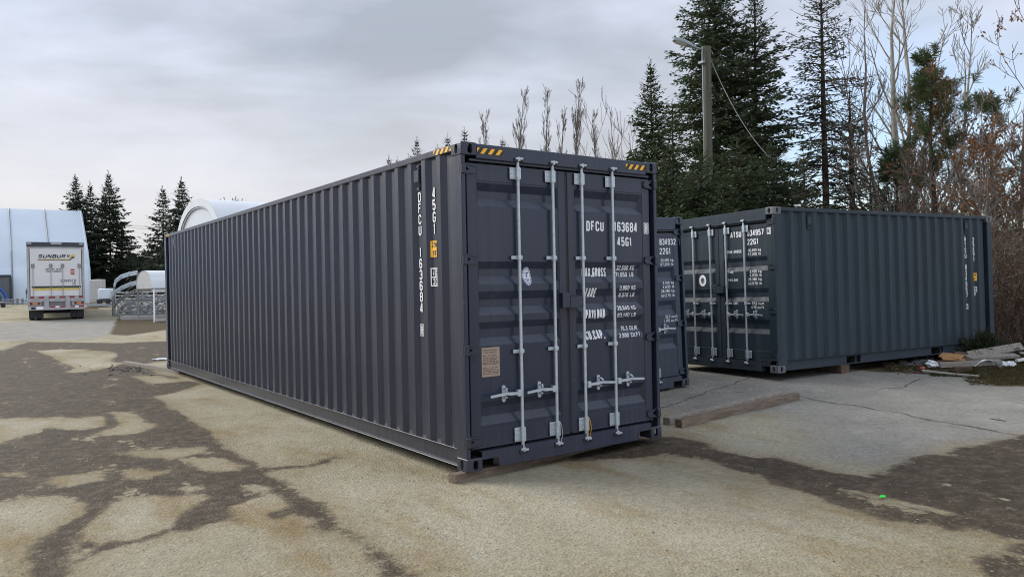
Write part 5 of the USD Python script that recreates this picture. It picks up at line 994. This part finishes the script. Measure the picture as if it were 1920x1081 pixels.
for zx in (180, 300, 430, 550, 665): obj('hinge_block', MB().box(TX(zx) - .10, TX(zx) + .10, -.075, -.03, TZ(765), TZ(722), .01), TRG, tr)
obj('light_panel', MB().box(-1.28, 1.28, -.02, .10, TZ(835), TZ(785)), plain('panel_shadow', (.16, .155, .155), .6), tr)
for s, xs in ((-1, (118, 163, 208)), (1, (648, 692, 735))):
    obj('lamp_board', MB().box(*sorted((s * .70, s * 1.29)), -.035, -.018, TZ(830), TZ(778), .006), TRG, tr)
    for k, zx in enumerate(xs): obj('tail_light', MB().tube([(TX(zx), -.055, TZ(804)), (TX(zx), -.03, TZ(804))], .070, 12), AMB if k == 1 else REDL, tr)
for zx in (299, 554): obj('guard_upright', MB().box(TX(zx) - .11, TX(zx) + .11, -.09, .0, TZ(880), TZ(755), .01), TRG, tr)
obj('rear_guard', MB().box(-1.27, 1.27, -.07, .03, TZ(882), TZ(835), .01), TRG, tr)
for a, b in ((335, 525), (590, 752)): obj('reflective_tape', MB().box(TX(a), TX(b), -.074, -.071, TZ(854), TZ(838)), RED, tr)
for a in (405, 640): obj('tape_patch', MB().box(TX(a), TX(a + 48), -.077, -.0745, TZ(854), TZ(838)), PLASTIC, tr)
obj('licence_plate', MB().box(TX(180), TX(262), -.080, -.072, TZ(870), TZ(842)), PLASTIC, tr); obj('plate_holder', MB().box(TX(118), TX(166), -.080, -.072, TZ(870), TZ(845)), RUB, tr)
for s in (-1, 1):
    obj('mud_flap', MB().box(*sorted((s * .60, s * 1.25)), .30, .31, TZ(976), TZ(884)), RUB, tr)
    for yy_ in (1.3, 2.55):
        for xx_ in (1.14, .82): obj('wheel', MB().tube([(s * xx_ - .12, yy_, .50), (s * xx_ - .10, yy_, .50), (s * xx_ + .10, yy_, .50), (s * xx_ + .12, yy_, .50)], [.44, .50, .50, .44], 22), RUB, tr)
obj('axle', MB().box(-.75, .75, 1.0, 2.9, .36, .74, .04), DARK, tr)
obj('chassis', MB().box(-.6, .6, .4, 13.5, .75, 1.04).box(-1.2, 1.2, 1.25, 1.35, .45, .55).box(-1.2, 1.2, 2.5, 2.6, .45, .55), DARK, tr)
obj('side_mirror_box', MB().box(-1.37, -1.30, .1, .3, TZ(690), TZ(640), .01).box(-1.36, -1.33, .12, .16, TZ(740), TZ(620)), plain('tool_blue', (.06, .07, .12), .5), tr)

# ------------------------------------------------------------------ yard clutter between the trailer and the long container
def pl(name, label, cat, px, d, rz=None): b = base(px, d); return thing(name, label, cat, b, yaw_img if rz is None else rz), b
def loc(o_b, px, py, d):                                             # point in the local frame (x along the image, y away) of a thing placed by pl
    v = P(px, py, d) - o_b; c, s = math.cos(-yaw_img), math.sin(-yaw_img); return np.array([c * v[0] - s * v[1], s * v[0] + c * v[1], v[2]])
t, b = pl('canopy', 'white fabric canopy on thin posts at the far corner of the long container', 'canopy', 274, 36.6); t.GetAttribute('xformOp:rotateZ').Set(math.degrees(yaw_img) + 50.0)
A_ = loc(b, 252, 539, 37.6); B_ = loc(b, 273, 541, 36.6); tp_ = loc(b, 262, 506.5, 37.1); zb, zt_ = B_[2], tp_[2]
aa = np.linspace(0, np.pi, 15); yy0 = .0; wd = 1.7; ap = np.stack([yy0 + wd / 2 - wd / 2 * np.cos(aa), zb + (zt_ - zb) * np.sin(aa) ** .7], -1); xl = .30; yy0 = .0
obj('cover', arch_shell(np.vstack([[yy0, zb - .12], ap, [yy0 + wd, zb - .12]]), xl, xl + 3.6, 4), FABW, t, smooth=50)
obj('end_panel', (lambda V, F: (np.stack([0 * V[:, 0] + xl + .02, V[:, 0], V[:, 1]], -1), F))(*tri_poly(Polygon(ap))), plain('fabric_cream', (.46, .46, .45), .6), t)
for x_, y_ in ((xl + .10, yy0), (xl + .1, yy0 + wd), (xl + 3.3, yy0), (xl + 3.3, yy0 + wd)): obj('post', MB().tube([(x_, y_, -.02), (x_, y_, zb)], .035, 6), PLASTIC if y_ == yy0 else STEELG, t)
for y_ in (yy0, yy0 + wd): obj('eave_rail', MB().tube([(xl, y_, zb), (xl + 3.6, y_, zb)], .035, 6), STEELG, t)
obj('skid', MB().box(xl + .2, xl + 3.6, yy0 - .15, yy0 + .1, .02, .16, .01), CONC, t)
t, b = pl('concrete_block', 'low concrete slab behind the front post of the canopy', 'concrete slab', 262, 39.5); obj('slab', MB().box(-.9, 2.5, -.2, .3, -.02, .2, .015), CONC, t)
for k, (lb, pts, d) in enumerate([('highest pale curved frame reaching over the heap left of the canopy', [(214, 534), (217, 524), (227, 516), (242, 511), (258, 508)], 44), ('second curved frame below the highest pale one', [(211, 553), (215, 545), (228, 537), (244, 530), (258, 527)], 43.5),
        ('third curved frame curving down to the rails left of the canopy', [(213, 574), (221, 562), (236, 551), (252, 544), (266, 540)], 43), ('lowest long curved frame running under the canopy', [(222, 582), (234, 570), (252, 562), (272, 556), (296, 553)], 42), ('curved frame seen through the canopy posts', [(268, 590), (280, 573), (294, 562), (312, 556)], 41.5)]):
    t, b = pl('boat_lift', lb, 'metal frame', pts[0][0], d)
    for q, (dy, dd) in enumerate(((0, 0), (3.0, .25), (5.5, .9))):
        obj('tube', MB().tube([loc(b, x, y + dy, d + dd) for x, y in pts], .045 if k < 2 else .032, 6), (FAB if k < 2 else STEELG), t, smooth=50)
    for s in range(1, len(pts)): obj('strut', MB().tube([loc(b, *pts[s], d), loc(b, pts[s][0], pts[s][1] + 5.5, d + .9)], .02, 5), STEELG, t)
    lo = loc(b, pts[0][0], pts[0][1] + 3, d); obj('leg', MB().tube([(lo[0], lo[1], -.05), lo], .05, 6), STEELG, t)
    hi = loc(b, pts[-1][0], pts[-1][1] + 3, d); obj('leg', MB().tube([(hi[0], hi[1], -.05), hi], .05, 6), STEELG, t)
t, b = pl('steel_rack', 'grey steel rack of rails under the curved frames left of the canopy', 'rack', 236, 41)
for y in (575, 583, 590): obj('rail', MB().tube([loc(b, 220, y, 41), loc(b, 318, y - 1, 41)], .045, 6), STEELG, t)
for x in (222, 246, 262, 285, 305): obj('upright', MB().tube([loc(b, x, 573, 41), [loc(b, x, 573, 41)[0], loc(b, x, 573, 41)[1], -.05]], .045, 6), STEELG, t)
rng = R_(97); mb = MB()
for _ in range(120):
    p = P(rng.uniform(214, 318), rng.uniform(560, 592), rng.uniform(40, 46)); p[2] = max(p[2], g1(p[0], p[1]) + .05); a = yaw_img + rng.normal(0, .5); L = rng.uniform(.5, 2.4); dd = np.array([math.cos(a), math.sin(a), rng.normal(0, .28)]) * L; p2 = p + dd; p2[2] = max(p2[2], g1(*p2[:2]) + .03)
    mb.tube(np.array([p, (p + p2) / 2 + [0, 0, rng.uniform(-.05, .15)], p2]), rng.uniform(.012, .032), 5)
o = obj('pipe_heap', mb, STEELG); tag(o, 'heap of loose steel tubes under the curved frames', 'pipe heap', kind='stuff')
t, b = pl('slatted_fence', 'pale slatted fence behind the curved frames', 'fence', 232, 56)
for k, y in enumerate((548, 554, 560, 566, 571)): obj('slat', MB().box(loc(b, 207, y, 56)[0], loc(b, 320, y, 56)[0], 0, .03, loc(b, 232, y, 56)[2] - .05, loc(b, 232, y, 56)[2] + .05), plain(f'slat_{k}', (.45 - .03 * (k % 2), .44, .42), .7), t)
for x in (210, 238, 266, 292, 318): obj('post', MB().box(loc(b, x, 560, 56)[0] - .05, loc(b, x, 560, 56)[0] + .05, .035, .13, -.1, loc(b, x, 546, 56)[2]), GREYWOOD, t)
t, b = pl('wrapped_load', 'pale blue wrapped load on a dark cart right of the trailer', 'cart load', 199, 59)
z0_, z1_, x0_, x1_ = loc(b, 199, 561, 59)[2], loc(b, 199, 540.5, 59)[2], loc(b, 187.5, 550, 59)[0], loc(b, 211, 550, 59)[0]
obj('wrap', MB().box(x0_, x1_, -.4, .6, z0_, z1_, .10), FAB, t, smooth=60); obj('cart', MB().box(x0_ - .05, x1_ + .2, -.45, .65, z0_ - .14, z0_ - .005), DARKST, t)
for s in (x0_ + .2, x1_ - .1): obj('wheel', MB().tube([(s, -.5, max(.2, z0_ - .35)), (s, -.38, max(.2, z0_ - .35))], max(.2, z0_ - .35), 12), RUB, t)
t, b = pl('white_cabinet', 'white boxy cabinet between the hangar corner and the wrapped load', 'cabinet', 178, 63)
z1_ = loc(b, 178, 523.5, 63)[2]; obj('cabinet', MB().box(-.45, .5, 0, .8, .05, z1_, .03), plain('cabinet_white', (.50, .50, .49), .5), t); obj('door', MB().box(-.38, .43, -.025, .0, .25, z1_ - .12, .006), plain('cabinet_door', (.42, .42, .42), .5), t); obj('foot', MB().box(-.45, .5, 0, .8, -.1, .045), DARKST, t)
t, b = pl('pipe_bundle', 'bundle of pale blue pipes lying right of the trailer wheels', 'pipes', 184, 54)
for k in range(9): p = loc(b, 160 + (k % 3) * 2, 569 + (k % 4) * 2.2, 54 + (k // 3) * .3); q = loc(b, 211 - (k % 3) * 4, 571 + (k % 4) * 2.0, 54 + (k // 3) * .3); p[2] = max(p[2], .06); q[2] = max(q[2], .06); obj('pipe', MB().tube([p, q], .055, 6), FAB if k % 2 else STEELG, t)
t, b = pl('loose_board', 'orange board lying beside the pale blue pipes', 'board', 171, 52.5); obj('board', MB().box(-.45, .5, -.1, .08, 0, .09, .01), ORANGEWOOD, t)
for lb, xa, xb, d in (('low steel rack along the hangar wall left of the trailer', 33, 57, 62), ('low steel rack in front of the hangar doorway at the left edge', 4, 31, 60)):
    t, b = pl('low_rack', lb, 'rack', (xa + xb) / 2, d); xa_, xb_ = loc(b, xa, 570, d)[0], loc(b, xb, 570, d)[0]
    for y_ in (0, .8):
        for z_ in (.12, .42): obj('rail', MB().tube([(xa_, y_, z_), (xb_, y_, z_)], .045, 6), FAB if d == 62 else STEELG, t)
    for s in np.linspace(xa_, xb_, 4):
        for y_ in (0, .8): obj('leg', MB().tube([(s, y_, -.05), (s, y_, .50)], .04, 6), STEELG, t)
t, b = pl('yard_cart', 'small dark cart cut by the left edge of the picture', 'cart', 2, 55); obj('deck', MB().box(-.9, .25, 0, .9, .30, .42, .02), STEELG, t)
for s in (-.7, .12): obj('wheel', MB().tube([(s, -.02, .16), (s, .10, .16)], .16, 12), RUB, t)

# ------------------------------------------------------------------ cracks, stones and crumbs on the ground
CRK = plain('crack_dark', (.06, .053, .043), .95)
for pts, w in (([(650, 210), (740, 228), (860, 245), (1000, 268), (1130, 290), (1270, 318), (1400, 340), (1540, 368), (1700, 400)], .030), ([(1050, 178), (1110, 172), (1165, 170), (1200, 150), (1245, 128)], .035), ([(0, 272), (90, 240), (190, 203), (300, 165), (440, 120)], .022), ([(230, 195), (320, 196), (430, 190)], .018), ([(1590, 318), (1630, 325), (1680, 335)], .06), ([(880, 650), (940, 660), (960, 655)], .05)):
    q = Gv(Z5(pts)); L = LineString(q); n = max(8, int(L.length / .06)); c = np.array([L.interpolate(k / (n - 1), normalized=True).coords[0] for k in range(n)]); rng = R_(n)
    c += np.column_stack([meshkit.fbm(np.column_stack([c * 3.1, 0 * c[:, 0] + 7]), 3, 1) - .5, meshkit.fbm(np.column_stack([c * 3.1, 0 * c[:, 0] + 3]), 3, 2) - .5]) * .16
    tn = nrm(np.gradient(c, axis=0)); pn = np.column_stack([-tn[:, 1], tn[:, 0]]); wd_ = w * .34 * rng.uniform(.25, 1.3, n)[:, None]; wd_[0] = wd_[-1] = .002
    v2 = np.vstack([c + pn * wd_, c - pn * wd_]); v = np.column_stack([v2, gfull(v2[:, 0], v2[:, 1]) + .005]); k = np.arange(n - 1); obj('crack', (v, np.stack([k, k + n, k + 1 + n, k + 1], -1)), CRK, gm.GetPrim())
def stones(n, r0, r1, smin, smax, seed, where=None):
    rng = R_(seed)
    if where is None: r = r0 * (r1 / r0) ** rng.random(n); a = YAW + np.radians(rng.uniform(-37, 37, n)); x, y = EYE[0] + r * np.sin(a), EYE[1] + r * np.cos(a)
    else: q = np.array([where(rng) for _ in range(n)]); x, y = q.T
    ok = ~((x > -.05) & (x < 2.5) & (y > -.0) & (y < 12.3)); x, y = x[ok], y[ok]; n = len(x); z = gfull(x, y)
    o8 = np.array([(1, 0, 0), (-1, 0, 0), (0, 1, 0), (0, -1, 0), (0, 0, 1), (0, 0, -1), (.6, .6, .4), (-.6, -.5, .45)], float); f8 = np.array(trimesh.convex.convex_hull(o8).faces); hv = np.array(trimesh.convex.convex_hull(o8).vertices)
    s = smin * (smax / smin) ** (rng.random(n) ** 2.2); rot = rng.uniform(0, 6.28, n); V = hv[None] * (1 + rng.normal(0, .22, (n, len(hv), 1))) * s[:, None, None] * np.array([1.15, .85, .6]); cx_, sx_ = np.cos(rot)[:, None], np.sin(rot)[:, None]
    V = np.stack([V[..., 0] * cx_ - V[..., 1] * sx_ + x[:, None], V[..., 0] * sx_ + V[..., 1] * cx_ + y[:, None], V[..., 2] + (z + s * .15)[:, None]], -1); return V.reshape(-1, 3), (f8[None] + (np.arange(n) * len(hv))[:, None, None]).reshape(-1, 3)
o = obj('gravel', stones(9000, 3.2, 22, .003, .009, 98), STONE); tag(o, 'loose gravel stones scattered over the yard', 'gravel', kind='stuff')
o = obj('dark_crumbs', stones(350, 3.2, 16, .003, .008, 99), plain('crumb_dark', (.05, .042, .034), .9)); tag(o, 'dark crumbs of soil and bark scattered over the yard', 'debris', kind='stuff')
o = obj('rubble', stones(170, 0, 0, .010, .06, 100, lambda r: in_px(150, 290, 678, 706)(r) if r.random() < .4 else in_px(205, 262, 686, 697)(r)), plain('rubble_dark', (.07, .062, .055), .9, 0, .4, 5.)); tag(o, 'broken asphalt lumps left of the far end of the long container', 'rubble', kind='stuff')
